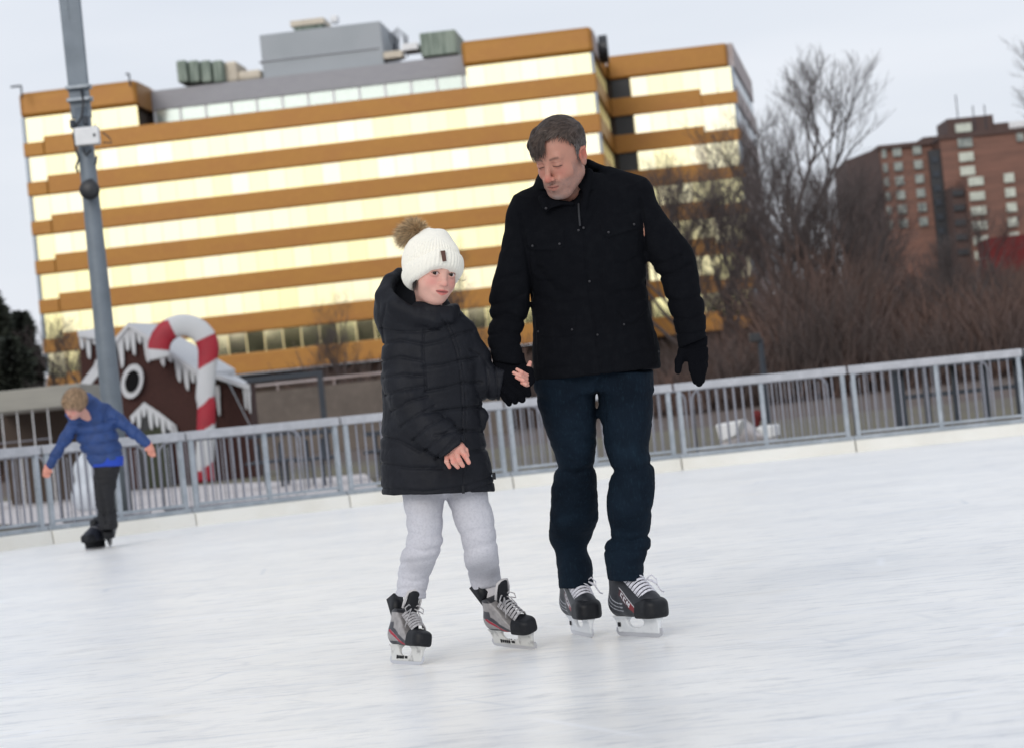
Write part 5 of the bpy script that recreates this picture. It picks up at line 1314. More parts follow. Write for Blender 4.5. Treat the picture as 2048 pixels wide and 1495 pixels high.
lo, hi = bounds_px([(965, 310, 8.55), (1430, 310, 8.55), (965, 790, 8.55), (1430, 790, 8.55)], .04); lo[1] = 8.30; hi[1] = 8.76
coat = sdf_obj(S, 'coat', lo, hi, .0042, m_wool, man)
def snap(px, py, Y=None, parent=None, r=2.7):
    # find the coat surface along the view ray
    y = 8.25; d = None
    while y < 8.7:
        if float(coatS.ev(np.array([Q(px, py, y)], dtype=np.float32))[0]) < 0: break
        y += .002
    mb = MB(); c_ = Vector(Q(px, py, y-.001)); a = c_+Vector((0, -.003, 0)); mb.tube([c_+Vector((0, .003, 0)), a, a+Vector((0, -.001, 0))], [r*y/FPX, r*y/FPX, r*.6*y/FPX], 12); mb.build('snap', m_snap, parent, smooth=True)
coatS = S
for x, y in ((1157, 461), (1167, 456), (1179, 563), (1195, 669.5), (1201.6, 768), (1218, 765), (1065, 492), (1119, 488), (1217, 465), (1268, 449), (1076.5, 663), (1144, 659), (1248, 649), (1092, 417), (1317, 703)): snap(x, y, parent=coat, r=2.7 if y < 600 else 2.2)
# shirt in the collar opening
S = SDF(); cone(S, Q(1152, 402, 8.50), Q(1160, 424, 8.50), .030, .040, k=.01); cone(S, Q(1180, 345, 8.52), Q(1165, 385, 8.49), .008, .008, k=.01)
lo, hi = bounds_px([(1100, 330, 8.5), (1200, 450, 8.5)], .05); lo[1] = 8.42; hi[1] = 8.6
sdf_obj(S, 'shirt', lo, hi, .004, m_tee, man)
# zip
mb = MB(); mb.tube([Vector(Q(1157, 408, 8.432)), Vector(Q(1158, 430, 8.408)), Vector(Q(1160, 452, 8.400))], .0035, 6); mb.build('zip', m_thread, coat)
# --- jeans
S = SDF()
loft(S, [(1069, 745, 1178, 760, 8.56, .115), (1071, 775, 1190, 790, 8.56, .108), (1081, 822, 1197, 830, 8.56, .095), (1099, 880, 1195, 880, 8.58, .086), (1112, 930, 1190, 928, 8.60, .080), (1104, 952, 1194, 955, 8.62, .078), (1101, 1000, 1197, 1000, 8.66, .078), (1098, 1050, 1195, 1045, 8.71, .078), (1101, 1086, 1180, 1078, YL-.05, .076), (1108, 1098, 1175, 1092, YL-.035, .074), (1113, 1130, 1184, 1125, YL-.035, .088), (1117, 1177, 1187, 1168, YL-.045, .098)], k=.02)
loft(S, [(1190, 745, 1304, 742, 8.55, .115), (1194, 790, 1307, 790, 8.55, .108), (1203, 840, 1305, 840, 8.54, .096), (1211, 900, 1299, 905, 8.53, .086), (1222, 938, 1308, 935, 8.52, .082), (1213, 985, 1310, 985, 8.52, .078), (1214, 1030, 1304, 1030, 8.52, .078), (1221, 1068, 1301, 1062, YR-.01, .078), (1208, 1096, 1302, 1088, YR-.01, .078), (1208, 1115, 1292, 1110, YR-.02, .086), (1216, 1161, 1287, 1157, YR-.035, .096)], k=.02)
loft(S, [(1070, 680, 1300, 672, 8.56, .115), (1070, 740, 1303, 735, 8.56, .115), (1074, 792, 1305, 784, 8.56, .108)], k=.02, capk=.02)
S.disp.append(groove([
    ([(1112, 932), (1150, 948), (1190, 930)], 6, .008), ([(1106, 960), (1140, 985), (1188, 975)], 7, .004), ([(1098, 1080), (1140, 1096), (1182, 1078)], 5, .009), ([(1110, 1108), (1145, 1118), (1178, 1104)], 4, .005), ([(1112, 1140), (1150, 1150), (1184, 1134)], 5, .005), ([(1118, 1164), (1150, 1163), (1188, 1156)], 1.3, .002),
    ([(1075, 790), (1120, 815), (1160, 800)], 8, .005), ([(1100, 1040), (1150, 1020), (1195, 1030)], 9, .004), ([(1150, 860), (1180, 880), (1194, 870)], 6, .005),
    ([(1222, 940), (1262, 946), (1302, 925)], 6, .008), ([(1214, 975), (1250, 960), (1300, 960)], 7, .004), ([(1216, 1074), (1262, 1082), (1302, 1068)], 5, .009), ([(1212, 1100), (1250, 1092), (1295, 1100)], 4, .006), ([(1218, 1130), (1260, 1122), (1288, 1126)], 5, .003), ([(1216, 1150), (1250, 1149), (1288, 1146)], 1.3, .002),
    ([(1206, 770), (1213, 850), (1226, 940), (1222, 1000), (1228, 1080), (1226, 1155)], 1.2, .0022), ([(1240, 820), (1280, 800), (1302, 790)], 8, .004), ([(1225, 1030), (1260, 1040), (1300, 1020)], 8, .004), ([(1196, 760), (1190, 830), (1196, 860)], 5, .007)], 8.66))
S.disp.append(wrinkle(.0038, 13, (1, 1, 2.0))); S.disp.append(wrinkle(.0015, 40, (1, 1, 1.6)))
lo, hi = bounds_px([(1060, 670, 8.6), (1320, 670, 8.6), (1060, 1185, 8.6), (1320, 1185, 8.6)], .03); lo[1] = 8.38; hi[1] = 8.95
sdf_obj(S, 'jeans', lo, hi, .0042, m_jeans, man)
# --- gloves
S = SDF(); Yg = 8.43   # free hand, palm towards the body, fingers together, thumb apart
loft(S, [(1357, 676, 1415, 672, 8.455, .036), (1356, 692, 1416, 690, 8.45, .032), (1360, 706, 1417, 706, 8.445, .026), (1368, 722, 1416, 722, 8.44, .022)], k=.012)
pchain(S, [(1366, 700, 8.44, 9), (1358, 722, 8.43, 8.2), (1356, 741, 8.42, 7)], .010)
pchain(S, [(1382, 712, 8.43, 9), (1386, 738, 8.425, 8.5), (1392, 762, 8.43, 7)], .004)
pchain(S, [(1393, 715, 8.435, 9), (1396, 740, 8.42, 8.6), (1398, 766, 8.42, 7.4)], .004)
pchain(S, [(1403, 715, 8.44, 9), (1405, 738, 8.43, 8.2), (1403, 760, 8.43, 7.2)], .004)
pchain(S, [(1410, 712, 8.455, 7.5), (1409, 730, 8.45, 7), (1406, 748, 8.45, 6)], .004)
S.disp.append(groove([([(1358, 694), (1386, 696), (1416, 692)], 2, .003), ([(1374, 724), (1395, 726), (1416, 723)], 1.5, .0015)], 8.6)); S.disp.append(wrinkle(.0012, 50))
lo, hi = bounds_px([(1345, 665, 8.45), (1425, 780, 8.45)], .02); lo[1] = 8.38; hi[1] = 8.52
sdf_obj(S, 'glove', lo, hi, .0025, m_glove, man)
S = SDF(); YH = 8.37   # hand closed round the girl's hand
loft(S, [(985, 715, 1049, 706, 8.42, .042), (986, 738, 1052, 722, 8.41, .036), (990, 755, 1062, 738, 8.39, .032), (996, 776, 1064, 760, 8.385, .032), (1004, 792, 1060, 778, 8.385, .028)], k=.012)
pchain(S, [(1046, 734, 8.385, 8), (1058, 742, 8.372, 8.5), (1061, 760, 8.36, 8.5), (1054, 772, 8.35, 7.5)], .008)      # index over the fingers
pchain(S, [(1034, 764, 8.36, 9), (1052, 776, 8.345, 8.5), (1056, 787, 8.35, 7.5)], .005)
pchain(S, [(1020, 772, 8.36, 9.5), (1040, 786, 8.345, 8.8), (1044, 798, 8.35, 7.5)], .005)
pchain(S, [(1008, 778, 8.365, 9), (1024, 793, 8.35, 8.5), (1030, 801, 8.355, 7.4)], .005)
pchain(S, [(1000, 778, 8.38, 8), (1012, 796, 8.365, 7.5), (1018, 806, 8.37, 6.2)], .005)
S.disp.append(wrinkle(.0014, 50)); S.disp.append(groove([([(988, 738), (1020, 740), (1048, 726)], 2, .003)], 8.6))
lo, hi = bounds_px([(975, 700, 8.38), (1075, 815, 8.38)], .02); lo[1] = 8.29; hi[1] = 8.47
sdf_obj(S, 'glove', lo, hi, .0025, m_glove, man)
# --- skates
skate(man, skate_mx(*SX1, H1), 1.0, 'man'); skate(man, skate_mx(*SX2, H2), 1.02, 'man')
# ================================================================== the girl
YK = 8.38; YA1 = G(812, 1326).y+.040; YA2 = G(1028, 1296).y+.035; SKG = (.66, .385, .315)
cG = Q(865, 541, 8.30); rG = face_rot(30, 8, 4.5); sG = 1.0
toG = lambda v: cG+(rG @ (np.array(v)*sG))
Hs = head_sdf(True, True, 'open')
S = SDF(); local_op(S, Hs, cG, rG, sG, .17); cone(S, toG((0, -.02, -.06)), Q(862, 650, 8.38), .042, .048, k=.025)
lo, hi = cG-.17, cG+.17; lo[2] -= .06; hi[1] += .04
headm = mesh_sdf(S, 'h', lo, hi, .0019, lambda p: face_color((p-cG) @ rG/sG, True, 'open', SKG, (.045, .028, .022)))
# free right hand
S = SDF(); YHn = 8.19
pchain(S, [(895, 880, 8.22, 17), (910, 893, 8.205, 15.5)], .01)
for (x, y, Y, r) in ((908, 899, 8.20, 12), (919, 896, 8.195, 12), (900, 903, 8.205, 11)): sphere(S, Q(x, y, Y), pxr(r, Y), .012)
pchain(S, [(919, 896, 8.190, 6.2), (930, 910, 8.178, 5.6), (937.5, 924, 8.176, 4.4)], .004)
pchain(S, [(911, 902, 8.188, 6.0), (918, 919, 8.172, 5.6), (925.5, 930, 8.176, 4.4)], .0035)
pchain(S, [(902, 906, 8.190, 5.8), (907, 923, 8.174, 5.3), (915.5, 933, 8.178, 4.2)], .0035)
pchain(S, [(894, 908, 8.196, 5.2), (893.5, 922, 8.182, 4.8), (899, 933, 8.184, 3.8)], .0035)
pchain(S, [(920, 888, 8.205, 6), (931, 899, 8.200, 5.2), (935, 910, 8.198, 4)], .004)
S.disp.append(groove([([(927, 906), (933, 903)], 1.2, .0008), ([(914, 917), (921, 913)], 1.2, .0008)], 9))
def handc(p):
    c = np.tile(np.array(SKG)*np.array([.96, .9, .88]), (len(p), 1)); n = vnoise(p, 70); c = lerpc(c, np.array(SKG)*np.array([1, .66, .64]), np.clip(.45+n*1.4, 0, 1)*.6); x, y = proj(p)
    for tx, ty in ((937, 926), (925, 932), (915, 935), (899, 935), (918, 919), (907, 923), (930, 910)): c = lerpc(c, np.array(SKG)*np.array([1.02, .62, .6]), np.exp(-((x-tx)**2+(y-ty)**2)/14)*.6)
    return c
lo, hi = bounds_px([(880, 865, 8.2), (945, 942, 8.2)], .02); lo[1] = 8.14; hi[1] = 8.27
handm = mesh_sdf(S, 'hd', lo, hi, .0016, handc)
# left hand held in the man's glove: fingertips show over the glove, thumb tip above
S = SDF()
pchain(S, [(1000, 775, 8.40, 11), (1030, 765, 8.39, 10)], .01); pchain(S, [(1030, 765, 8.39, 10), (1055, 760, 8.36, 8)], .01)
pchain(S, [(1054, 750, 8.350, 4), (1043, 744, 8.330, 4), (1034, 738.5, 8.334, 3.4)], .003)
pchain(S, [(1053, 758, 8.348, 4.2), (1040, 751, 8.324, 4.2), (1027.5, 745, 8.328, 3.6)], .003)
pchain(S, [(1056, 766, 8.348, 4.2), (1046, 760, 8.324, 4.2), (1033, 754, 8.326, 3.6)], .003)
pchain(S, [(1058, 773, 8.350, 4), (1051, 768, 8.326, 4), (1044, 765, 8.328, 3.5)], .003)
pchain(S, [(1050, 745, 8.385, 5.5), (1057, 734, 8.375, 5.0), (1060, 725, 8.375, 4.0)], .004)
lo, hi = bounds_px([(985, 715, 8.36), (1070, 790, 8.36)], .02); lo[1] = 8.30; hi[1] = 8.43
handl = mesh_sdf(S, 'hl', lo, hi, .0015, handc)
S = SDF(); pchain(S, [(862, 640, 8.38, 34), (862, 800, 8.38, 54), (870, 910, 8.38, 52)], .03); pchain(S, [(800, 680, 8.38, 20), (808, 780, 8.33, 18), (850, 840, 8.27, 15), (897, 882, 8.22, 11)], .02)
pchain(S, [(930, 680, 8.38, 20), (962, 760, 8.40, 14), (1000, 774, 8.40, 10)], .02); pchain(S, [(848, 940, 8.38, 26), (848, 1080, 8.375, 14), (830, 1150, YA1, 9)], .02); pchain(S, [(930, 940, 8.39, 26), (955, 1080, 8.40, 14), (970, 1130, YA2-.02, 9)], .02)
lo, hi = bounds_px([(760, 600, 8.38), (1020, 600, 8.38), (760, 1220, 8.38), (1020, 1220, 8.38)], .08); lo[1] = 8.12; hi[1] = 8.6
coarse = mesh_sdf(S, 'b', lo, hi, .011, const_col(SKG))
me = join_meshes('person', [headm, handm, handl, coarse]); me.materials.append(m_skin)
girl = link('person', me, None, None, org=G(900, 1318)); tag(girl, 'girl in white bobble hat, black puffer coat and grey sweatpants holding the man\'s hand', 'person')
gz = rG.T @ (np.array(CAM)-cG); eye_meshes(girl, cG, rG, sG, True, gz/np.linalg.norm(gz)*.75+np.array([-.03, .25, -.05]), (.035, .018, .011))
# hair wisps under the hat
mb = MB(); rr = random.Random(3)
for i in range(70):
    s = 1; a = np.array([s*rr.uniform(.070, .074), rr.uniform(.015, .035), rr.uniform(-.03, -.01)]); e = a+np.array([s*rr.uniform(-.006, .001), rr.uniform(-.016, .0), rr.uniform(-.060, -.045)]); mm = (a+e)/2+np.array([s*.004, .003, 0])
    mb.strip([Vector(toG(v)) for v in (a, mm, e)], [.001, .001, .0003], Vector(rG[:, 1]))
for k in range(3): mb.strip([Vector(Q(916, 558+k, 8.28)), Vector(Q(924, 561+k, 8.27)), Vector(Q(934, 562-k*2, 8.26))], [.0003, .0003, .0001], Vector((0, 0, 1)))
me = mb.mesh('hair'); at = me.attributes.new('col', 'FLOAT_COLOR', 'POINT'); at.data.foreach_set('color', np.tile([.02, .013, .010, 1.], (len(mb.v), 1)).ravel().astype(np.float32)); me.materials.append(m_hair); link('hair', me, None, girl)
# hat
Ht = SDF(); rim_n = np.array([0, .60, -.80]); rim_n /= np.linalg.norm(rim_n)
def hatf(p):
    k = np.array([.004, -.012, .028]); q = p-k; az = np.arctan2(q[:, 0], q[:, 1]); r = np.array([.094, .108, .108])
    e = np.linalg.norm(q/r, axis=1); d = (e-1)*.097; rib = np.abs(np.sin(az*27))
    rimd = (p-np.array([0, .10, .0235])) @ rim_n; side = .010*np.clip(np.abs(p[:, 0])/.09, 0, 1)**2
    rimd = rimd+.004*np.sin(az*6)*.5-side; cuff = np.clip((.056+rimd)/.0025, 0, 1)   # 1 inside the cuff band
    fold = np.clip((1-np.hypot((rimd+.030)/.034, 0*rimd)), 0, 1)**.5
    d = d+.0022*cuff*0-.0046*rib*(1-cuff*.45)*np.clip((.13-p[:, 2])/.04, .2, 1)-cuff*(.0085+.0070*fold)
    return smax(d, rimd, .010)
Ht.add(hatf, (0, 0, .03), .13)
S = SDF(); local_op(S, Ht, cG, rG, sG, .15, k=.012)
cone(S, Q(866, 486, 8.31), Q(852, 474, 8.32), .050, .018, k=.03); cone(S, Q(872, 482, 8.31), Q(880, 478, 8.31), .040, .022, k=.03)
hat = sdf_obj(S, 'bobble_hat', cG-.16, cG+.17, .0020, m_knit, girl)
hS = S; y = 8.1
while float(hS.ev(np.array([Q(887.4, 512, y)], dtype=np.float32))[0]) > 0: y += .001
mb = MB(); pl = [Vector(Q(a, b, y-.010+.003*(i in (1, 2)))) for i, (a, b) in enumerate(((881, 502), (890, 501), (893, 522), (885, 523)))]; mb.prism(pl, Vector((0, .012, 0))); mb.build('hat_label', m_patch, hat, bevel=.001)
# pompom
mb = MB(); rs = np.random.RandomState(8); cP = Q(829, 467, 8.33); cols = []
root_ = Q(848, 474, 8.325)
for i in range(7000):
    d = rs.normal(size=3); d /= np.linalg.norm(d); L_ = .058*rs.uniform(.75, 1.12); bend = np.array([-.012, 0, .004])+rs.normal(size=3)*.005+np.array([0, 0, -.010])*(d[0] < -.3)
    a = cP*.55+root_*.45+d*.008; e = cP+d*L_*np.array([1.10, .9, .92])+bend; m1 = a*.5+e*.5+np.array([-.004, 0, .008])+rs.normal(size=3)*.002; sd_ = np.cross(d, rs.normal(size=3)); sd_ /= np.linalg.norm(sd_)+1e-9
    mb.strip([a, m1, e], [.0008, .0008, .0001], sd_); t = rs.rand(); tip = np.array([.050, .034, .026]) if rs.rand() < .42 else np.array([.66, .50, .30]); bs_ = np.array([.74, .53, .31])*(.55+.7*t)
    cols += [bs_*.75]*2+[bs_]*2+[tip*(.7+.6*t)]*2
me = mb.mesh('pompom'); at = me.attributes.new('col', 'FLOAT_COLOR', 'POINT'); at.data.foreach_set('color', np.concatenate([np.array(cols), np.ones((len(cols), 1))], 1).ravel().astype(np.float32)); me.materials.append(mat('pompom fur', attr='col', rough=.7)); link('pompom', me, None, hat)
# coat
S = SDF()
loft(S, [(763, 1001, 990, 970, 8.385, .155), (760, 930, 983, 930, 8.385, .150), (760, 870, 970, 878, 8.385, .142), (765, 800, 962, 812, 8.385, .135), (762, 750, 960, 760, 8.385, .132), (766, 700, 957, 706, 8.385, .128), (772, 662, 948, 664, 8.385, .115), (788, 636, 934, 637, 8.385, .095), (815, 618, 915, 612, 8.385, .078)], k=.03)
pchain(S, [(800, 664, 8.37, 34), (804, 710, 8.35, 37), (808, 760, 8.33, 38), (816, 800, 8.30, 37)], .025)
loft(S, [(776, 785, 852, 762, 8.32, .062), (790, 835, 862, 798, 8.29, .060), (815, 868, 882, 822, 8.265, .058), (848, 898, 908, 846, 8.235, .054), (886, 925, 931, 870, 8.205, .048)], k=.022, capk=.010)
ellip(S, Q(917, 905, 8.185), (.020, .030, .020), k=.006, op='s')
pchain(S, [(925, 668, 8.39, 30), (948, 720, 8.40, 32), (962, 760, 8.405, 31)], .025); loft(S, [(950, 722, 955, 798, 8.40, .055), (980, 732, 985, 800, 8.40, .052), (1004, 736, 1008, 802, 8.395, .046)], k=.02)
pchain(S, [(958, 812, 8.38, 10), (966, 832, 8.37, 10), (962, 862, 8.375, 8)], .012)       # pocket bulge at the right edge
# collar and hood
loft(S, [(818, 640, 915, 636, 8.35, .085), (828, 626, 908, 610, 8.345, .078), (838, 618, 904, 600, 8.345, .072)], k=.012, shell=.009)
def hoodf(p):
    q = p-Q(826, 622, 8.42); d1 = np.linalg.norm(q/np.array([.138, .150, .142]), axis=1); d = (d1-1)*.14
    q2 = p-Q(852, 578, 8.36); d2 = (np.linalg.norm(q2/np.array([.118, .120, .108]), axis=1)-1)*.11
    return smax(d, -d2, .020)
S.add(hoodf, Q(826, 622, 8.42), .17, .020)
pchain(S, [(778, 560, 8.40, 11), (766, 592, 8.36, 12), (790, 612, 8.30, 12), (835, 634, 8.280, 12), (868, 642, 8.275, 12), (895, 634, 8.29, 10), (910, 618, 8.33, 8)], .030)
pchain(S, [(778, 560, 8.40, 11), (800, 546, 8.43, 10), (822, 546, 8.45, 10)], .016)
q_ = []
def seam(pts, w=4.5, d=.0085): q_.append((pts, w*.9, d*.62)); q_.append((pts, 1.2, .0018))
seam([(848, 690), (880, 684), (915, 668), (945, 662)]); seam([(846, 735), (885, 730), (915, 722), (956, 716)]); seam([(852, 782), (890, 775), (925, 765), (962, 764)]); seam([(850, 825), (905, 818), (966, 812)])
seam([(870, 870), (920, 860), (970, 862)]); seam([(762, 872), (800, 880), (840, 902)]); seam([(762, 925), (820, 935), (885, 935)]); seam([(930, 905), (978, 895)]); seam([(762, 975), (850, 982), (930, 972), (986, 950)], 3.5, .005); seam([(763, 992), (850, 997), (930, 986), (990, 962)], 1.5, .003)
for pts in ([(764, 690), (800, 680), (842, 688)], [(766, 722), (800, 714), (845, 722)], [(768, 756), (806, 748), (848, 752)], [(772, 790), (810, 778), (850, 772)], [(784, 822), (818, 802), (856, 792)], [(802, 852), (836, 828), (868, 812)], [(826, 880), (856, 852), (888, 834)], [(850, 902), (878, 876), (910, 850)], [(872, 916), (896, 892), (922, 862)]): seam(pts, 4, .007)
seam([(885, 640), (898, 662), (912, 700), (922, 760), (925, 830), (922, 900), (926, 950), (928, 985)], 2.2, .005); seam([(893, 640), (906, 662), (919, 700), (929, 760), (932, 830), (929, 900), (932, 950), (935, 980)], 1.4, .0025)
seam([(972, 732), (976, 765), (974, 802)], 3, .006); seam([(990, 735), (994, 768), (992, 800)], 2.5, .005); seam([(940, 700), (962, 712), (978, 735)], 3, .005); seam([(848, 660), (846, 700), (850, 740), (852, 780)], 3, .006); seam([(762, 656), (800, 664), (840, 664), (880, 658)], 3, .005); seam([(772, 610), (764, 650), (770, 690)], 3.5, .005)
S.disp.append(groove(q_, 8.42))
S.disp.append(wrinkle(.0045, 13, (1, 1, 1.4))); S.disp.append(wrinkle(.0020, 38))
lo, hi = bounds_px([(735, 530, 8.38), (1015, 530, 8.38), (735, 1012, 8.38), (1015, 1012, 8.38)], .03); lo[1] = 8.10; hi[1] = 8.62
gcoat = sdf_obj(S, 'puffer_coat', lo, hi, .0036, m_nylon, girl)
mb = MB(); mb.tube([Vector(Q(926, 970, 8.235)), Vector(Q(927, 986, 8.233))], .005, 8); mb.build('zip_pull', m_rubber, gcoat); mb = MB(); mb.box(Vector(Q(988, 951, 8.37)), (.006, .01, .012)); mb.build('hem_tag', m_rubber, gcoat)
# sweatpants
S = SDF()
loft(S, [(800, 960, 892, 955, 8.39, .085), (805, 1005, 888, 1002, 8.385, .080), (812, 1050, 886, 1050, 8.375, .074), (811, 1085, 886, 1088, 8.365, .072), (801, 1108, 876, 1112, 8.37, .068), (796, 1145, 862, 1148, YA1-.005, .062), (792, 1175, 855, 1178, YA1, .058), (789, 1192, 853, 1195, YA1, .056)], k=.02)
loft(S, [(884, 950, 972, 945, 8.395, .085), (894, 1000, 976, 985, 8.395, .080), (908, 1040, 988, 1030, 8.395, .074), (924, 1088, 995, 1080, 8.395, .070), (930, 1125, 999, 1118, 8.42, .062), (938, 1155, 1002, 1148, YA2-.02, .058), (945, 1180, 1004, 1168, YA2, .052)], k=.02)
pchain(S, [(850, 950, 8.39, 40), (930, 945, 8.39, 40)], .03)
S.disp.append(groove([([(812, 1062), (850, 1078), (884, 1066)], 6, .007), ([(808, 1092), (850, 1102), (884, 1092)], 5, .008), ([(800, 1125), (835, 1122), (868, 1116)], 5, .006), ([(796, 1155), (830, 1162), (858, 1152)], 5, .005), ([(792, 1178), (822, 1174), (852, 1182)], 4, .006), ([(815, 1030), (842, 1045), (885, 1030)], 8, .004), ([(790, 1188), (852, 1190)], 2, .003),
    ([(915, 1070), (950, 1062), (990, 1050)], 7, .005), ([(930, 1100), (965, 1092), (996, 1080)], 6, .006), ([(935, 1140), (970, 1146), (1000, 1132)], 5, .006), ([(942, 1165), (975, 1166), (1002, 1154)], 4, .006), ([(902, 1020), (940, 1018), (980, 1000)], 8, .004)], 8.5))
_g = S.disp[-1]; S.disp[-1] = (lambda f: (lambda p: f(p)*.65))(_g)
S.disp.append(wrinkle(.0030, 12, (1, 1, 1.4))); S.disp.append(wrinkle(.0014, 40, (1, 1, 1.2)))
lo, hi = bounds_px([(780, 920, 8.38), (1015, 920, 8.38), (780, 1200, 8.38), (1015, 1200, 8.38)], .03); lo[1] = 8.26; hi[1] = 8.60
sdf_obj(S, 'sweatpants', lo, hi, .0034, m_sweat, girl)
S = SDF(); pchain(S, [(973, 1150, YA2, 25), (982, 1185, YA2, 23), (992, 1210, YA2-.02, 18)], .01); lo, hi = bounds_px([(935, 1130, 8.42), (1015, 1240, 8.42)], .02); lo[1] = 8.34; hi[1] = 8.62; sdf_obj(S, 'sock', lo, hi, .004, m_sock, girl)
skate(girl, skate_mx(810, 1327, 33, lean=-12), .80, 'kid'); skate(girl, skate_mx(1027, 1297, 42, pitch=4, lean=14, z=.006), .80, 'kid')
# ================================================================== the boy in blue
YB = 22.0; SKB = (.60, .33, .27)
cB = Q(150, 808, 21.75); rB = face_rot(-24, 36, 12); sB = 1.08
S = SDF(); Hs = head_sdf(True, True, 'down'); local_op(S, Hs, cB, rB, sB, .17); toB = lambda v: cB+(rB @ (np.array(v)*sB)); cone(S, toB((0, -.03, -.06)), Q(180, 838, 21.95), .045, .05, k=.02)
headm = mesh_sdf(S, 'h', cB-.18, cB+.18, .004, lambda p: face_color((p-cB) @ rB/sB, True, 'down', SKB, (.2, .13, .08)))
S = SDF()
def bhand(wx, wy, fx, fy, sgn):
    Y = 21.9; pchain(S, [(wx, wy, Y, 6.5), ((wx+fx)/2, (wy+fy)/2, Y, 8.2)], .01)
    for k, (dx, l) in enumerate(((-6, .75), (-2, 1.0), (2.5, 1.05), (6.5, .9))): mx_, my_ = (wx+fx)/2, (wy+fy)/2; pchain(S, [(mx_+dx*.8, my_+1, Y, 2.6), (mx_+dx+(fx-wx)*.4*l, my_+(fy-wy)*.55*l, Y-.01, 2.1)], .006)
    pchain(S, [((wx*.7+fx*.3)-6*sgn, wy*.7+fy*.3, Y-.01, 3), ((wx+fx)/2-10*sgn, (wy*.45+fy*.55), Y-.02, 2.3)], .006)
bhand(95, 932, 92, 952, -1); bhand(297, 886, 305, 910, 1)
pchain(S, [(180, 838, 21.97, 8), (194, 880, 22, 15), (212, 925, 22, 12), (210, 985, 22.01, 7), (210, 1036, 22.02, 5)], .03); pchain(S, [(158, 846, 22.0, 3), (128, 888, 21.93, 3), (112, 910, 21.91, 4), (96, 934, 21.9, 4.5)], .02); pchain(S, [(215, 834, 22, 6), (258, 860, 21.96, 4.5), (298, 888, 21.9, 4.5)], .02)
lo, hi = bounds_px([(75, 780, 22), (320, 780, 22), (75, 1080, 22), (320, 1080, 22)], .06); lo[1] = 21.7; hi[1] = 22.3
bm_ = mesh_sdf(S, 'b', lo, hi, .008, const_col(np.array(SKB)*np.array([1, .78, .72])))
me = join_meshes('person', [headm, bm_]); me.materials.append(m_skin); boy = link('person', me, None, None, org=G(210, 1092)); tag(boy, 'boy in blue puffer jacket and black trousers skating bent forward with arms spread', 'person')
Hb2 = SDF()
def hl2(p):
    a = np.degrees(np.arctan2(np.abs(p[:, 0]), p[:, 1])); h = np.interp(a, [0, 30, 55, 75, 95, 120, 180], [.044, .046, .020, -.010, -.012, -.06, -.085]); return (h-p[:, 2])*.8
Hb2.add(lambda p: smax(Cr.ev(p)-.013-vnoise(p, 60)*.008, hl2(p), .012), (0, 0, .03), .14)
S = SDF(); local_op(S, Hb2, cB, rB, sB, .16)
def hc2(q, rs=None): n = (vnoise(q, 70)+.5) if rs is None else rs.rand(len(q)); return np.array([.29, .190, .112])*(.5+1.0*n)[:, None]
hb = sdf_obj(S, 'hair', cB-.19, cB+.19, .005, m_hair, boy, lambda p: hc2((p-cB) @ rB/sB))
Hc = SDF(); Hc.add(lambda p: Cr.ev(p)-.010, (0, 0, 0), .2)
me = strands('hair_strands', Hc, cB, rB, sB, 1500, hl2, lambda p: np.concatenate([p[:, :1]*4, .3+p[:, 1:2]*5, -.55+0*p[:, :1]], 1), lambda p: .05+0*p[:, 0], lambda p: .012+0*p[:, 0], .0022, hc2, m_hair, boy); link('hair_strands', me, None, hb)
S = SDF()
loft(S, [(183, 928, 247, 918, 22, .105), (172, 912, 246, 900, 22, .120), (160, 892, 241, 880, 22, .125), (148, 865, 235, 855, 22, .120), (140, 845, 228, 828, 22, .108), (150, 822, 212, 806, 21.98, .09), (165, 812, 196, 800, 21.97, .06)], k=.04)
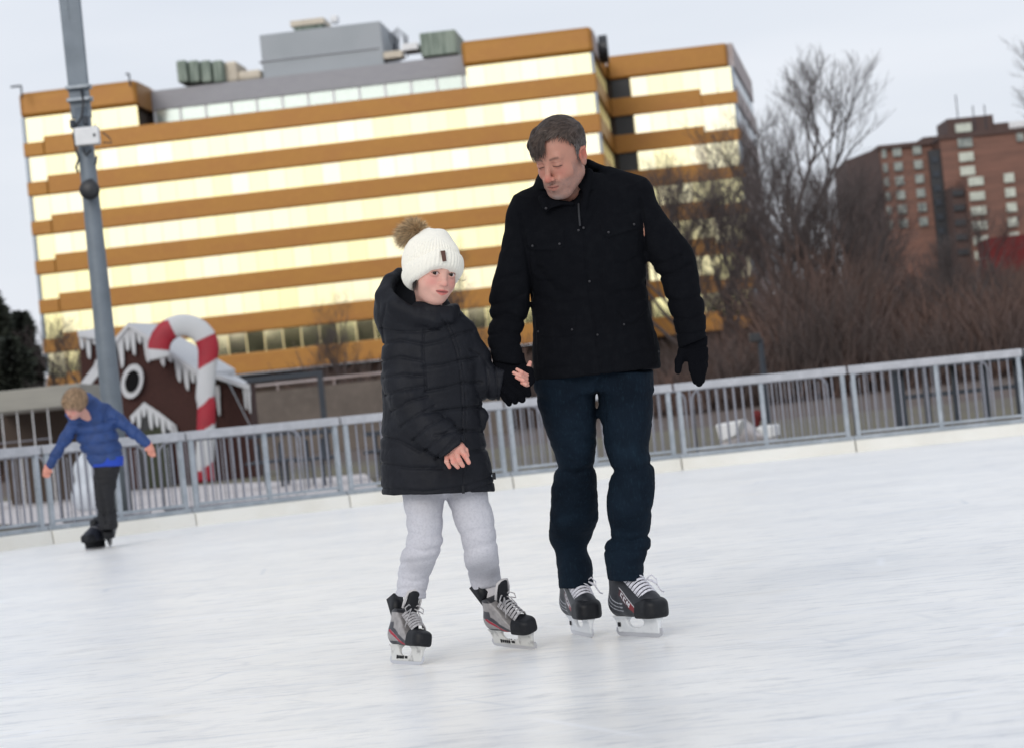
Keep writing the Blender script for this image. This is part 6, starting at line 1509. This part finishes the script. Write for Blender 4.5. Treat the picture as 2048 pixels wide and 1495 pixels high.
pchain(S, [(152, 842, 21.95, 14), (132, 875, 21.92, 13), (112, 908, 21.9, 11), (99, 930, 21.9, 9)], .03); pchain(S, [(212, 822, 22, 15), (240, 842, 21.96, 13.5), (268, 864, 21.93, 12), (294, 886, 21.9, 10)], .03)
pchain(S, [(136, 828, 21.92, 7), (152, 840, 21.90, 9), (172, 828, 21.92, 11), (186, 806, 21.98, 12), (176, 794, 22.03, 10)], .04)
S.disp.append(groove([(pl, 3, .012) for pl in ([(145, 850), (190, 846), (235, 838)], [(150, 868), (195, 866), (238, 858)], [(158, 888), (200, 888), (242, 878)], [(170, 908), (205, 910), (246, 898)], [(118, 888), (134, 898)], [(128, 868), (146, 880)], [(104, 912), (120, 920)], [(236, 830), (228, 850)], [(256, 846), (248, 864)], [(276, 864), (268, 882)], [(216, 812), (208, 840)])], 22.05)); S.disp.append(wrinkle(.010, 9))
lo, hi = bounds_px([(85, 775, 22), (310, 775, 22), (85, 945, 22), (310, 945, 22)], .05); lo[1] = 21.72; hi[1] = 22.2
sdf_obj(S, 'puffer_jacket', lo, hi, .009, m_sbl, boy)
S = SDF(); loft(S, [(185, 938, 246, 926, 22.0, .10), (182, 918, 247, 906, 22, .108)], k=.02); lo, hi = bounds_px([(175, 895, 22), (255, 945, 22)], .05); lo[1] = 21.8; hi[1] = 22.2; sdf_obj(S, 'shirt', lo, hi, .009, m_blu2, boy)
S = SDF(); loft(S, [(186, 930, 243, 920, 22, .10), (187, 950, 238, 945, 22, .09), (188, 975, 232, 972, 22, .08), (190, 1000, 229, 998, 22, .075), (194, 1020, 232, 1016, 22, .07), (196, 1040, 235, 1034, 22, .09), (199, 1060, 235, 1056, 22, .10)], k=.02)
S.disp.append(groove([([(190, 960), (206, 1000), (212, 1045)], 3, .015), ([(195, 1022), (215, 1030), (234, 1018)], 3, .012)], 22)); S.disp.append(wrinkle(.010, 10, (1, 1, 2))); lo, hi = bounds_px([(175, 905, 22), (255, 1060, 22)], .05); lo[1] = 21.8; hi[1] = 22.2; sdf_obj(S, 'trousers', lo, hi, .008, m_blk, boy)
skate(boy, skate_mx(193, 1097, -28), 1.08, 'boy'); skate(boy, skate_mx(221, 1093, 5), 1.25, 'boy')
